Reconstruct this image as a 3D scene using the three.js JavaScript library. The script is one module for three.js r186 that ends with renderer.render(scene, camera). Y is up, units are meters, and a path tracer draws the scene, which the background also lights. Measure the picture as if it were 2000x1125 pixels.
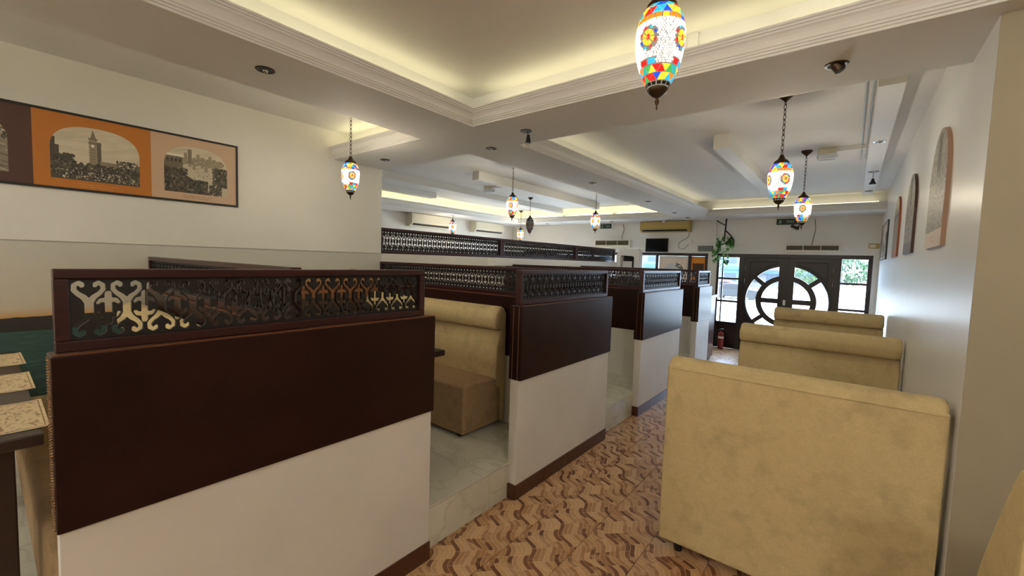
import * as THREE from 'three';
import { RoundedBoxGeometry } from 'three/addons/geometries/RoundedBoxGeometry.js';
import { mergeGeometries } from 'three/addons/utils/BufferGeometryUtils.js';
import { RectAreaLightUniformsLib } from 'three/addons/lights/RectAreaLightUniformsLib.js';

// ---------------------------------------------------------------- camera, sky, sun, exposure
RectAreaLightUniformsLib.init();
const renderer = new THREE.WebGLRenderer({ antialias: true });
renderer.toneMapping = THREE.LinearToneMapping;
renderer.toneMappingExposure = 2.1;
renderer.shadowMap.enabled = true;
const scene = new THREE.Scene();
const RAD = Math.PI / 180;
const camera = new THREE.PerspectiveCamera(68.254, 2000 / 1125, 0.05, 300);
camera.position.set(0, 1.6, 0);
camera.rotation.order = 'YXZ';
camera.rotation.set(-3.714 * RAD, 38.437 * RAD, 1.804 * RAD);
scene.add(camera);
const SKY = 11, COVE = 2.3, BULB = 0.27, FILL_GLOBE = 3.2;
scene.background = new THREE.Color(0.72 * SKY, 0.88 * SKY, 1.15 * SKY);
const sun = new THREE.DirectionalLight(0xfff2dc, 12);
sun.position.set(18, 40, -22);
sun.target.position.set(0, -2, -40);
sun.shadow.camera.left = sun.shadow.camera.bottom = -60;
sun.shadow.camera.right = sun.shadow.camera.top = 60;
sun.shadow.camera.far = 160;
scene.add(sun, sun.target);
// cove lights: one long upward light over each run of tubes (the tubes are built with the ceiling)
function coveLight(x, y, z, len, alongX, k = 1, tilt = 0) {
  const l = new THREE.RectAreaLight(new THREE.Color(1.0, 0.9, 0.46), COVE * k, alongX ? len : 0.03, alongX ? 0.03 : len);
  l.position.set(x, y, z);
  l.rotation.x = Math.PI / 2;
  if (tilt) l.rotateOnWorldAxis(new THREE.Vector3(0, 0, 1), tilt);
  scene.add(l);
}

// ---------------------------------------------------------------- helpers
let seed = 7;
const rnd = () => { seed = (seed * 1664525 + 1013904223) >>> 0; return seed / 4294967296; };
const rr = (a, b) => a + (b - a) * rnd();
const taken = {};
function numbered(n) { const k = taken[n] = (taken[n] ?? -1) + 1; return k ? n + '_' + String(k).padStart(3, '0') : n; }
function plain(g) {                       // non-indexed, position + normal + uv in metres by the side a face points to
  if (g.index) g = g.toNonIndexed();
  for (const k of Object.keys(g.attributes)) if (!['position', 'normal', 'uv'].includes(k)) g.deleteAttribute(k);
  if (!g.attributes.normal) g.computeVertexNormals();
  return g;
}
function uvm(g) {
  g = plain(g);
  const p = g.attributes.position, n = new Float32Array(p.count * 2), a = new THREE.Vector3(), b = new THREE.Vector3(), c = new THREE.Vector3();
  for (let i = 0; i < p.count; i += 3) {
    a.fromBufferAttribute(p, i); b.fromBufferAttribute(p, i + 1).sub(a); c.fromBufferAttribute(p, i + 2).sub(a); b.cross(c);
    const X = Math.abs(b.x), Y = Math.abs(b.y), Z = Math.abs(b.z);
    for (let k = 0; k < 3; k++) {
      a.fromBufferAttribute(p, i + k);
      const u = X >= Y && X >= Z ? [a.z, a.y] : Y >= Z ? [a.x, a.z] : [a.x, a.y];
      n[(i + k) * 2] = u[0]; n[(i + k) * 2 + 1] = u[1];
    }
  }
  g.setAttribute('uv', new THREE.BufferAttribute(n, 2));
  return g;
}
const bx = (x0, x1, y0, y1, z0, z1) => new THREE.BoxGeometry(Math.abs(x1 - x0), Math.abs(y1 - y0), Math.abs(z1 - z0)).translate((x0 + x1) / 2, (y0 + y1) / 2, (z0 + z1) / 2);
const rb = (x0, x1, y0, y1, z0, z1, r = 0.01, s = 2) => new RoundedBoxGeometry(Math.abs(x1 - x0), Math.abs(y1 - y0), Math.abs(z1 - z0), s, r).translate((x0 + x1) / 2, (y0 + y1) / 2, (z0 + z1) / 2);
const cyl = (r0, r1, h, x, y, z, s = 20) => new THREE.CylinderGeometry(r0, r1, h, s).translate(x, y, z);
const tube = (pts, r, s = 24, k = 6) => new THREE.TubeGeometry(new THREE.CatmullRomCurve3(pts.map((p) => new THREE.Vector3(...p))), s, r, k);
const lathe = (pts, s = 28) => new THREE.LatheGeometry(pts.map(([r, y]) => new THREE.Vector2(r, y)), s);
function join(list) { return mergeGeometries(list.map((g) => uvm(g.clone()))); }
function obj(name, geo, m, parent = scene, keepUV = false) {
  let g = Array.isArray(geo) ? (geo.length > 1 ? join(geo) : geo[0]) : geo;
  if (!keepUV && !Array.isArray(geo)) g = uvm(g);
  else if (!keepUV && geo.length === 1) g = uvm(g);
  const o = new THREE.Mesh(g, m);
  o.name = parent === scene ? numbered(name) : name;
  parent.add(o);
  return o;
}
function tag(o, label, category, group) { o.userData.label = label; o.userData.category = category; if (group) o.userData.group = group; return o; }
function thing(name, label, category, p = [0, 0, 0], turn = 0, group) {
  const o = new THREE.Group(); o.name = numbered(name); o.position.set(...p); o.rotation.y = turn;
  scene.add(o); return tag(o, label, category, group);
}
function struct(name, geo, m, label) { const o = obj(name, geo, m); o.userData.kind = 'structure'; if (label) o.userData.label = label; return o; }
function structGroup(name, label) { const o = new THREE.Group(); o.name = numbered(name); o.userData.kind = 'structure'; if (label) o.userData.label = label; scene.add(o); return o; }
function dup(root, p, turn, label, group) {
  const r = root.clone(); r.name = numbered(root.name.replace(/_\d{3}$/, '')); scene.add(r); r.position.set(...p); if (turn !== undefined) r.rotation.set(0, turn, 0);
  r.userData = { ...root.userData }; if (label) r.userData.label = label; if (group) r.userData.group = group;
  return r;
}

// ---------------------------------------------------------------- textures
function hash(x, y, s) { let h = Math.imul(x | 0, 374761393) ^ Math.imul(y | 0, 668265263) ^ Math.imul(s | 0, 974634777); h = Math.imul(h ^ (h >>> 15), 2246822519); h = Math.imul(h ^ (h >>> 13), 3266489917); return ((h ^ (h >>> 16)) >>> 0) / 4294967296; }
function vnoise(x, y, per, s) {
  const xi = Math.floor(x), yi = Math.floor(y), fx = x - xi, fy = y - yi, m = (v) => ((v % per) + per) % per;
  const u = fx * fx * (3 - 2 * fx), v = fy * fy * (3 - 2 * fy);
  const a = hash(m(xi), m(yi), s), b = hash(m(xi + 1), m(yi), s), c = hash(m(xi), m(yi + 1), s), d = hash(m(xi + 1), m(yi + 1), s);
  return a + (b - a) * u + (c - a) * v + (a - b - c + d) * u * v;
}
function fbm(x, y, per, oct, s) { let t = 0, w = 0.5, n = 0; for (let o = 0; o < oct; o++) { t += w * vnoise(x, y, per, s + o); n += w; w *= 0.5; x *= 2; y *= 2; per *= 2; } return t / n; }
function dataTex(size, fn, metres = 1, color = true) {
  const d = new Uint8Array(size * size * 4);
  for (let j = 0; j < size; j++) for (let i = 0; i < size; i++) {
    const c = fn(i / size, j / size), o = (j * size + i) * 4;
    d[o] = Math.max(0, Math.min(255, c[0])); d[o + 1] = Math.max(0, Math.min(255, c[1])); d[o + 2] = Math.max(0, Math.min(255, c[2])); d[o + 3] = 255;
  }
  const t = new THREE.DataTexture(d, size, size); t.wrapS = t.wrapT = THREE.RepeatWrapping; t.magFilter = THREE.LinearFilter; t.minFilter = THREE.LinearMipmapLinearFilter; t.generateMipmaps = true;
  if (color) t.colorSpace = THREE.SRGBColorSpace;
  t.repeat.set(1 / metres, 1 / metres); t.needsUpdate = true; return t;
}
function canvasTex(w, h, draw) {
  const c = document.createElement('canvas'); c.width = w; c.height = h; const g = c.getContext('2d'); draw(g, w, h);
  const t = new THREE.CanvasTexture(c); t.colorSpace = THREE.SRGBColorSpace; return t;
}
const mix = (a, b, t) => a.map((v, i) => v + (b[i] - v) * t);
const M = {};
const std = (o) => new THREE.MeshStandardMaterial(o);
const plasterBump = dataTex(256, (u, v) => { const n = 255 * (0.6 * fbm(u * 8, v * 8, 8, 4, 3) + 0.4 * fbm(u * 64, v * 64, 64, 2, 9)); return [n, n, n]; }, 0.8, false);
const scuff = (base, amt, s, metres) => dataTex(256, (u, v) => { const n = fbm(u * 4, v * 4, 4, 5, s), k = 1 + amt * (n - 0.5) * 2; return base.map((c) => c * k); }, metres);
M.wall = std({ map: scuff([223, 220, 213], 0.03, 11, 1.7), roughness: 0.55, bumpMap: plasterBump, bumpScale: 0.0006 });
M.satin = std({ map: scuff([224, 223, 220], 0.02, 15, 1.9), roughness: 0.33, bumpMap: plasterBump, bumpScale: 0.0004 });
M.ceil = std({ map: scuff([224, 222, 218], 0.025, 17, 2.3), roughness: 0.75, bumpMap: plasterBump, bumpScale: 0.0005 });
M.soffit = std({ map: scuff([224, 222, 218], 0.025, 19, 2.1), roughness: 0.75, bumpMap: plasterBump, bumpScale: 0.0005 });
M.shadeTaupe = std({ map: scuff([158, 147, 124], 0.03, 29, 1.3), roughness: 0.6, bumpMap: plasterBump, bumpScale: 0.0008 });  // shade on the return wall put into a darker taupe base colour
M.trim = std({ color: '#dedcd7', roughness: 0.55 });
M.paintWhite = std({ map: scuff([224, 220, 213], 0.03, 23, 1.1), roughness: 0.5, bumpMap: plasterBump, bumpScale: 0.0004 });
M.panel = new THREE.MeshPhysicalMaterial({ specularIntensity: 0.45, map: dataTex(512, (u, v) => { const n = fbm(u * 6, v * 6, 6, 5, 31), f = fbm(u * 90, v * 90, 90, 2, 33); return mix([32, 15, 13], [50, 26, 22], n * 0.9 + f * 0.25); }, 0.9), roughness: 0.3 });
M.edge = std({ color: '#6a3f22', roughness: 0.4 });
M.brass = std({ color: '#8d6c44', roughness: 0.5, metalness: 0.4 });
M.frame = std({ map: dataTex(256, (u, v) => { const n = fbm(u * 3, v * 40, 4, 4, 41); return mix([40, 12, 13], [62, 21, 20], n); }, 0.6), roughness: 0.32 });
M.lattice = std({ color: '#150b09', roughness: 0.5 });
M.doorWood = std({ map: dataTex(256, (u, v) => { const n = fbm(u * 40, v * 3, 40, 4, 43); return mix([22, 11, 9], [36, 20, 16], n); }, 0.5), roughness: 0.35 });
M.deskWood = std({ map: dataTex(256, (u, v) => { const n = fbm(u * 40, v * 3, 40, 4, 45); return mix([58, 24, 18], [84, 38, 28], n); }, 0.5), roughness: 0.28 });
M.skirt = std({ map: scuff([84, 48, 32], 0.12, 47, 0.5), roughness: 0.35 });
M.grout = std({ color: '#c4a680', roughness: 0.8 });
M.greyGrout = std({ color: '#6b6657', roughness: 0.8 });
M.table = std({ map: scuff([52, 36, 30], 0.15, 51, 0.6), roughness: 0.3 });
M.black = std({ color: '#141210', roughness: 0.5 });
M.blackGloss = std({ color: '#0b0b0d', roughness: 0.15 });
M.bronze = std({ color: '#4a3a2a', roughness: 0.4, metalness: 0.7 });
M.chrome = std({ color: '#b8b8b8', roughness: 0.25, metalness: 0.9 });
M.acCream = std({ color: '#dcd5bf', roughness: 0.45 });
M.acYellow = std({ color: '#b9a05c', roughness: 0.5 });
M.white = std({ color: '#e6e4df', roughness: 0.45 });
M.greyPlastic = std({ color: '#767b74', roughness: 0.5 });
M.darkSlat = std({ color: '#3f3826', roughness: 0.5 });
const velvetTex = (a, b, s, stains) => dataTex(1024, (u, v) => {
  const soft = fbm(u * 5, v * 5, 5, 4, s), grain = fbm(u * 220, v * 220, 220, 2, s + 5), fine = fbm(u * 40, v * 40, 40, 3, s + 9);
  let c = mix(a, b, Math.min(1, Math.max(0, 0.3 * soft + 0.4 * grain + 0.3 * fine)));
  if (stains) { const t = fbm(u * 16, v * 16, 16, 5, s + 21) * (0.5 + fbm(u * 4, v * 4, 4, 2, s + 31)); c = c.map((q) => q * (1 - 0.1 * Math.max(0, Math.min(1, (t - 0.5) * 2.6)))); }
  return c;
}, 1.1);
const velBump = dataTex(256, (u, v) => { const n = 255 * fbm(u * 100, v * 100, 100, 2, 61); return [n, n, n]; }, 0.3, false);
M.cream = new THREE.MeshPhysicalMaterial({ map: velvetTex([184, 162, 114], [214, 193, 146], 71, true), roughness: 0.85, bumpMap: velBump, bumpScale: 0.0008, sheen: 0.25, sheenRoughness: 0.5, sheenColor: new THREE.Color('#fff2d0') });
M.taupe = new THREE.MeshPhysicalMaterial({ map: velvetTex([148, 120, 86], [180, 151, 112], 83, true), roughness: 0.9, bumpMap: velBump, bumpScale: 0.0008, sheen: 0.2, sheenRoughness: 0.5, sheenColor: new THREE.Color('#d8b98a') });
M.marble = [0, 1, 2].map((k) => std({ map: dataTex(512, (u, v) => {
  const w = fbm(u * 4, v * 4, 4, 5, 91 + k * 7), q = Math.abs(fbm(u * 3 + w * 1.3, v * 3, 3, 5, 97 + k * 5) - 0.5), vein = Math.max(0, 1 - q * 26);
  return mix(mix([204, 201, 184], [228, 226, 210], w), [178, 174, 154], vein * 0.35);
}, 0.9), roughness: 0.22 }));
// printed wave strips on the floor tiles: one print for each 30 cm tile, running along its diagonal
const wave = (k) => dataTex(512, (s, t) => {
  const S = 0.3, a = s * S, b = t * S, u = (a + b) / Math.SQRT2, v = (a - b) / Math.SQRT2 + 0.3, W = 0.0283;
  const ww = v + 0.0185 * Math.sin(u / 0.1061 * Math.PI) + 0.002 * (fbm(s * 6, t * 6, 6, 3, 201 + k) - 0.5);
  const col = Math.floor(ww / W), f = ww / W - col, rowOff = hash(col, 3, 5 + k) > 0.5 ? 0.5 : 0, row = Math.floor(u / 0.1061 + rowOff), fr = u / 0.1061 + rowOff - row;
  const h = hash(col + 40, row + 20, 13 + k * 17), patch = fbm(s * 5, t * 5, 5, 4, 231 + k);
  const tones = [[196, 154, 112], [210, 170, 126], [170, 124, 84], [130, 84, 54], [188, 144, 100], [202, 160, 118], [118, 76, 50], [180, 134, 92]];
  let c = tones[Math.floor(h * 7.99)]; c = mix(c, [198, 160, 120], patch > 0.54 ? Math.min(0.8, (patch - 0.54) * 5) : 0.0);
  const g = fbm(u * 160, v * 600, 4096, 2, 251); c = c.map((q) => q * (0.9 + 0.2 * g));
  const line = f < 0.1 || (fr < 0.028 && hash(col, row, 41 + k) > 0.35);
  return line ? mix(c, [234, 204, 164], 0.8) : c;
}, 1);
M.wave = [0, 1, 2, 3, 4].map((k) => std({ map: wave(k), roughness: 0.32 }));

// ---------------------------------------------------------------- levels and positions
const XL = -4.03, XR = 0.36, ZB = -9.2, ZN = 4.6, XF = -7.35, S = 2.53, C = 2.8, TOP = 2.95, PL = 0.24;

// ---------------------------------------------------------------- floor
const floor = structGroup('floor', 'brown wave patterned ceramic tile floor of the aisle');
obj('floor_bed', bx(-7.5, 2.05, -0.12, -0.008, ZN + 0.1, ZB - 0.15), M.grout, floor);
{
  const T = 0.302, J = 0.004, geo = new THREE.BoxGeometry(T - J, 0.01, T - J).translate(0, -0.005, 0);
  const uv = geo.attributes.uv, p = geo.attributes.position;
  for (let i = 0; i < p.count; i++) uv.setXY(i, p.getX(i) / T + 0.5, p.getZ(i) / T + 0.5);
  const rest = [];
  for (let j = -18; j < 32; j++) for (let i = -2; i < 12; i++) {
    const x = -1.105 - 0.302 * 1.5 + i * T, z = -1.395 + 0.151 - j * 0.2965 * (T / 0.2965) * 0.985;
    if (x > 2.0 || z < ZB + 0.1 || (x > XR + 0.1 && z < -2.4)) continue;
    if (z < -0.95 && x < 0.5) obj('floor_tile', geo, M.wave[Math.floor(rnd() * 5)], floor, true).position.set(x, 0, z);
    else rest.push(geo.clone().translate(x, 0, z));
  }
  const o = obj('tile_field', mergeGeometries(rest), M.wave[0], floor, true); o.userData.kind = 'stuff';
}
// raised booth platform with grey stone tiles
const plat = structGroup('platform', 'raised booth platform of grey stone tiles');
obj('platform_core', bx(XL, -1.735, -0.005, PL - 0.012, ZN, -7.1), M.greyGrout, plat);
{
  const xs = [-1.722, -2.25, -2.85, -3.45, XL];
  let k = 0;
  for (let r = 0; r < 20; r++) {
    const z0 = 4.6 - r * 0.6, z1 = z0 - 0.6; if (z0 < -7.0) break;
    for (let c = 0; c < 4; c++) obj('stone_tile', bx(xs[c] - (c ? 0.0015 : 0), xs[c + 1] + 0.0015, PL - 0.012, PL, z0 - 0.0015, Math.max(z1, -7.1) + 0.0015), M.marble[k++ % 3], plat);
    obj('riser_tile', bx(-1.722, -1.735, 0, PL - 0.016, z0 - 0.0015, Math.max(z1, -7.1) + 0.0015), M.marble[k++ % 3], plat);
  }
}

// ---------------------------------------------------------------- walls and ceiling
const wl = structGroup('wall_left', 'cream left wall behind the booths');
obj('lower_wall', bx(XL, XL - 0.14, 0, 1.632, ZN, -8.75), M.wall, wl);
obj('upper_wall', bx(XL + 0.012, XL - 0.14, 1.632, TOP, ZN, -2.745), M.wall, wl);
const wr = structGroup('wall_right', 'white satin right wall of the aisle');
obj('long_wall', bx(XR, XR + 0.14, 0, TOP, -2.303, ZB), M.satin, wr);
const pier = structGroup('wall_front', 'return wall beside the sofas with shade put into its taupe colour');
obj('return_wall', bx(XR + 0.001, 2.05, 0, TOP, -2.298, -2.42), M.shadeTaupe, pier);
struct('wall_near_right', bx(1.9, 2.05, 0, TOP, ZN, -2.3), M.shadeTaupe);
struct('wall_near', bx(-7.5, 2.05, 0, TOP, ZN, ZN + 0.14), M.shadeTaupe);  // unseen near walls share the darkened taupe to cut bounce light
struct('wall_far_left', bx(XF, XF - 0.14, 0, TOP, ZN, ZB), M.wall);
struct('ceiling', bx(-7.5, 2.05, C, TOP, ZN + 0.14, ZB - 0.15), M.ceil, 'off white recessed ceiling');
// back wall round its two openings
const DX0 = -2.1, DX1 = 0.28, DY = 1.865, WX0 = -3.72, WX1 = -2.27, WY0 = 0.9;
const wb = structGroup('wall_back', 'off white back wall with the entrance');
const VX0 = -6.95, VX1 = -4.15, VY0 = 0.5, VY1 = 1.86;
obj('wall_panel', bx(-7.5, VX0, 0, TOP, ZB, ZB - 0.15), M.wall, wb); obj('wall_panel', bx(VX1, WX0, 0, TOP, ZB, ZB - 0.15), M.wall, wb); obj('wall_panel', bx(VX0, VX1, 0, VY0, ZB, ZB - 0.15), M.wall, wb); obj('wall_panel', bx(VX0, VX1, VY1, TOP, ZB, ZB - 0.15), M.wall, wb);
obj('wall_panel', bx(WX0, XR + 0.14, DY, TOP, ZB, ZB - 0.15), M.wall, wb);
obj('wall_panel', bx(WX1, DX0, 0, DY, ZB, ZB - 0.15), M.wall, wb);
obj('wall_panel', bx(WX0, WX1, 0, WY0, ZB, ZB - 0.15), M.wall, wb);
obj('wall_panel', bx(DX1, XR + 0.14, 0, DY, ZB, ZB - 0.15), M.wall, wb);

// soffits (dropped beams): slab and, set back on both sides, the riser up to the ceiling
const B0 = -2.7, B1 = -2.155, N0 = -2.74, N1 = -2.21, BZ = -8.41, FX = -6.55, TR = 0.14;
const sof = structGroup('ceiling_soffit', 'grey dropped ceiling beams');
obj('beam_slab', [bx(B0, B1, S, S + 0.04, ZN, BZ), bx(XL, B0, S, S + 0.04, N0, N1), bx(B1, 1.9, S, S + 0.04, N0, N1), bx(XF, 1.9, S, S + 0.04, BZ, ZB),
  bx(XF, FX, S, S + 0.04, BZ, ZN), bx(1.45, 1.9, S, S + 0.04, N1, ZN), bx(B1, 1.45, S, S + 0.04, 4.0, ZN), bx(XL - 0.14, XL, S, S + 0.04, N0, -2.745)], M.soffit, sof);
obj('beam_riser', [bx(B0 + TR, B1 - TR, S + 0.04, C, ZN, BZ - TR), bx(XL, B0 + TR, S + 0.04, C, N0 + TR, N1 - TR), bx(B1 - TR, 1.9, S + 0.04, C, N0 + TR, N1 - TR),
  bx(XF, 1.9, S + 0.04, C, BZ - TR, ZB), bx(XF, FX - TR, S + 0.04, C, BZ - TR, ZN), bx(1.45 + TR, 1.9, S + 0.04, C, N1 - TR, ZN), bx(B1, 1.45 + TR, S + 0.04, C, 4.0 + TR, ZN)], M.ceil, sof);
// cornice: stepped and coved profile along every edge of a soffit; d points into the bay
const prof = new THREE.Shape([[0, 0], [0.010, 0], [0.010, 0.010], [0.016, 0.0125], [0.016, 0.021], [0.022, 0.0235], [0.022, 0.032], [0.027, 0.035], [0.028, 0.047], [0.033, 0.060], [0.041, 0.072], [0.049, 0.079],
  [0.049, 0.086], [0.055, 0.089], [0.055, 0.097], [0.061, 0.100], [0.061, 0.110], [0, 0.110]].map((p) => new THREE.Vector2(...p)));
let trimNo = 0;
function cornice(a, b, dx, dz, label) {            // a, b: [x, z] ends; (dx, dz) into the bay
  const len = Math.hypot(b[0] - a[0], b[1] - a[1]), g = new THREE.ExtrudeGeometry(prof, { depth: len, bevelEnabled: false });
  const ez = new THREE.Vector3(b[0] - a[0], 0, b[1] - a[1]).normalize(), ex = new THREE.Vector3(dx, 0, dz), m = new THREE.Matrix4().makeBasis(ex, new THREE.Vector3(0, 1, 0), ez);
  if (m.determinant() < 0) { g.translate(0, 0, -len); m.makeBasis(ex, new THREE.Vector3(0, 1, 0), ez.negate()); }
  m.setPosition(a[0], S, a[1]); g.applyMatrix4(m);
  const o = obj('trim_' + (++trimNo), g, M.trim); o.userData.kind = 'structure'; o.userData.label = label;
}
cornice([B1, ZN], [B1, N1], 1, 0, 'stepped cornice along the beam over the booths');
cornice([B1, N1], [1.45, N1], 0, 1, 'stepped cornice along the cross beam');
cornice([1.45, N1], [1.45, 4.0], -1, 0, 'stepped cornice along the side soffit');
cornice([B0, N1], [XL, N1], 0, 1, 'short stepped cornice ending at the cream wall');
cornice([B0, ZN], [B0, N1], -1, 0, 'stepped cornice on the booth side of the beam');
cornice([B1, N0], [B1, BZ], 1, 0, 'stepped cornice along the beam towards the door');
cornice([B1, BZ], [XR, BZ], 0, 1, 'stepped cornice over the door');
cornice([B1, N0], [XR, N0], 0, -1, 'stepped cornice on the far side of the cross beam');
cornice([B0, N0], [B0, BZ], -1, 0, 'stepped cornice on the side room edge of the beam');
cornice([FX, BZ], [B0, BZ], 0, 1, 'stepped cornice at the back of the side room');
cornice([FX, ZN], [FX, BZ], 1, 0, 'stepped cornice over the air conditioners');
// tubes in the troughs
const tubeMat = std({ color: '#fff6dc', emissive: new THREE.Color(1, 0.93, 0.72), emissiveIntensity: 1.1 });
const tubeCap = std({ color: '#d8d4c8', roughness: 0.5 });
const ORD = ['first', 'second', 'third', 'fourth', 'fifth', 'sixth', 'seventh'];
function run(x, z, len, alongX, label, k = 1, lift = 0, from = 'the beam end', tilt = 0) {
  const n = Math.max(1, Math.floor(len / 1.24)), y = S + 0.075 + lift;
  coveLight(x, y + 0.022, z, len - 0.06, alongX, k, tilt);
  for (let i = 0; i < n; i++) {
    const c = -len / 2 + (i + 0.5) * len / n, L = len / n - 0.05, t = thing('tube_light', n > 1 ? ORD[alongX ? i : n - 1 - i] + label.replace('tube light', ' tube light from ' + from) : label, 'tube light', [x + (alongX ? c : 0), S + 0.04 + lift, z + (alongX ? 0 : c)], alongX ? Math.PI / 2 : 0, 'cove tube lights: ' + label);
    obj('batten', bx(-0.018, 0.018, -lift, 0.02, -L / 2, L / 2), tubeCap, t);
    obj('tube', cyl(0.012, 0.012, L - 0.04, 0, 0, 0, 10).rotateX(Math.PI / 2).translate(0, 0.037, 0), tubeMat, t);
    for (const s of [-1, 1]) obj('end_cap', bx(-0.012, 0.012, 0.018, 0.05, s * (L / 2 - 0.02), s * L / 2), tubeCap, t);
  }
}
const TI = 0.07;
run(B1 - TI, (ZN + N1) / 2 - 0.02, ZN - N1 - 0.1, false, 'tube light in the trough of the beam over the booths', 1, 0.025, 'the cross beam');
run((B1 + 1.45) / 2, N1 - TI, 1.45 - B1 - 0.1, true, 'tube light in the near trough of the cross beam', 1, 0.025, 'the hatch');
run(B0 + TI, (ZN + N1) / 2 - 0.02, ZN - N1 - 0.1, false, 'tube light in the trough facing the cream booth wall', 1.7, 0.02, 'the short cornice', 0.6);
run((XL + B0) / 2, N1 - TI, B0 - XL - 0.1, true, 'tube light in the short trough ending at the cream wall', 1.7);
run(B1 - TI, (N0 + BZ) / 2, N0 - BZ - 0.1, false, 'tube light in the trough of the beam leading to the door', 0.4, 0, 'the door');
run((B1 + XR) / 2, BZ - TI, XR - B1 - 0.1, true, 'tube light in the trough over the door', 0.35, 0.045);
run((B1 + XR) / 2, N0 + TI, XR - B1 - 0.1, true, 'tube light in the far trough of the cross beam', 0.4);
run(B0 + TI, (N0 + BZ) / 2, N0 - BZ - 0.1, false, 'tube light in the side room trough of the long beam', 1.8, 0, 'the cross beam');
run((XL + B0) / 2, N0 + TI, B0 - XL - 0.1, true, 'tube light in the short side room trough of the cross beam', 1.8);
run((FX + B0) / 2, BZ - TI, B0 - FX - 0.1, true, 'tube light in the back trough of the side room', 2.2, 0.055, 'the far corner');
run(FX - TI, (BZ - 1) / 2 - 1, -BZ - 1.2, false, 'tube light in the trough over the air conditioners', 2.2, 0.035, 'the far corner');

// unseen globe lamps added behind the camera as fill light
const fillGlobeGlow = std({ color: '#fffaf0', emissive: new THREE.Color(1, 0.93, 0.8), emissiveIntensity: 2.5, roughness: 0.4 });
for (const [x, z, k, label] of [[1.15, 0.3, 0.6, 'added fill light globe over the corner sofa'], [-1.5, 3.5, 1.2, 'added fill light globe over the near aisle'], [-3.15, 3.1, 1, 'added fill light globe over the placemat booth']]) {
  const t = thing('added_fill_globe', label, 'pendant lamp', [x, 2.6, z]);
  obj('globe', new THREE.SphereGeometry(0.14, 28, 18), fillGlobeGlow, t); obj('collar', cyl(0.035, 0.05, 0.05, 0, 0.15, 0, 18), M.bronze, t); obj('rod', cyl(0.006, 0.006, 0.02, 0, 0.18, 0, 8), M.bronze, t); obj('ceiling_canopy', cyl(0.05, 0.06, 0.015, 0, 0.1925, 0, 18), M.bronze, t);
  const l = new THREE.PointLight(new THREE.Color(1, 0.95, 0.86), FILL_GLOBE * k); l.shadow.radius = 6; t.add(l);
}

// box beams under the ceiling
function boxBeam(x0, x1, y0, z0, z1, label) { tag(obj('ceiling_box', bx(x0, x1, y0, C, z0, z1), M.trim), label, 'ceiling box'); }
boxBeam(-1.06, -0.93, 2.675, -4.24, -7.75, 'white boxed duct under the ceiling on the door side of the lamps');
boxBeam(0.06, 0.19, 2.74, -3.5, -8.4, 'white boxed duct under the ceiling along the right wall');
boxBeam(-4.14, -4.02, 2.68, -4.27, -7.8, 'white boxed duct over the lattice wall, ending in mid ceiling');
boxBeam(-5.35, -5.18, 2.70, -2.4, -8.3, 'long white boxed duct nearer the air conditioners');
boxBeam(-6.2, -6.05, 2.70, -2.4, -5.3, 'short white boxed duct next to the air conditioner cornice');

// ---------------------------------------------------------------- fretwork lattice
function sdCap(px, py, [ax, ay, ra], [bx_, by, rb_]) {
  const dx = bx_ - ax, dy = by - ay, t = Math.max(0, Math.min(1, ((px - ax) * dx + (py - ay) * dy) / (dx * dx + dy * dy + 1e-9)));
  return Math.hypot(px - ax - t * dx, py - ay - t * dy) - (ra + (rb_ - ra) * t);
}
const crossS = [[[0, -0.5, 0.105], [0, 0.5, 0.105]]], scrollS = [[[0, -0.24, 0.125], [0, 0.24, 0.125]]];
for (const s of [-1, 1]) {
  const arc = [[-0.27, 0.19, 0.06], [-0.2, 0.27, 0.078], [0, 0.29, 0.085], [0.2, 0.27, 0.078], [0.27, 0.19, 0.06]].map(([x, y, r]) => [x, s * y, r]);
  for (let i = 0; i < 4; i++) crossS.push([arc[i], arc[i + 1]]);
  for (const q of [-1, 1]) {
    const b = [[0, 0.2, 0.115], [0.13, 0.4, 0.092], [0.27, 0.52, 0.078], [0.37, 0.66, 0.075], [0.36, 0.82, 0.075], [0.25, 0.905, 0.07], [0.16, 0.86, 0.06], [0.17, 0.8, 0.07]].map(([x, y, r]) => [q * x, s * y, r]);
    for (let i = 0; i < 7; i++) scrollS.push([b[i], b[i + 1]]);
  }
}
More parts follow.
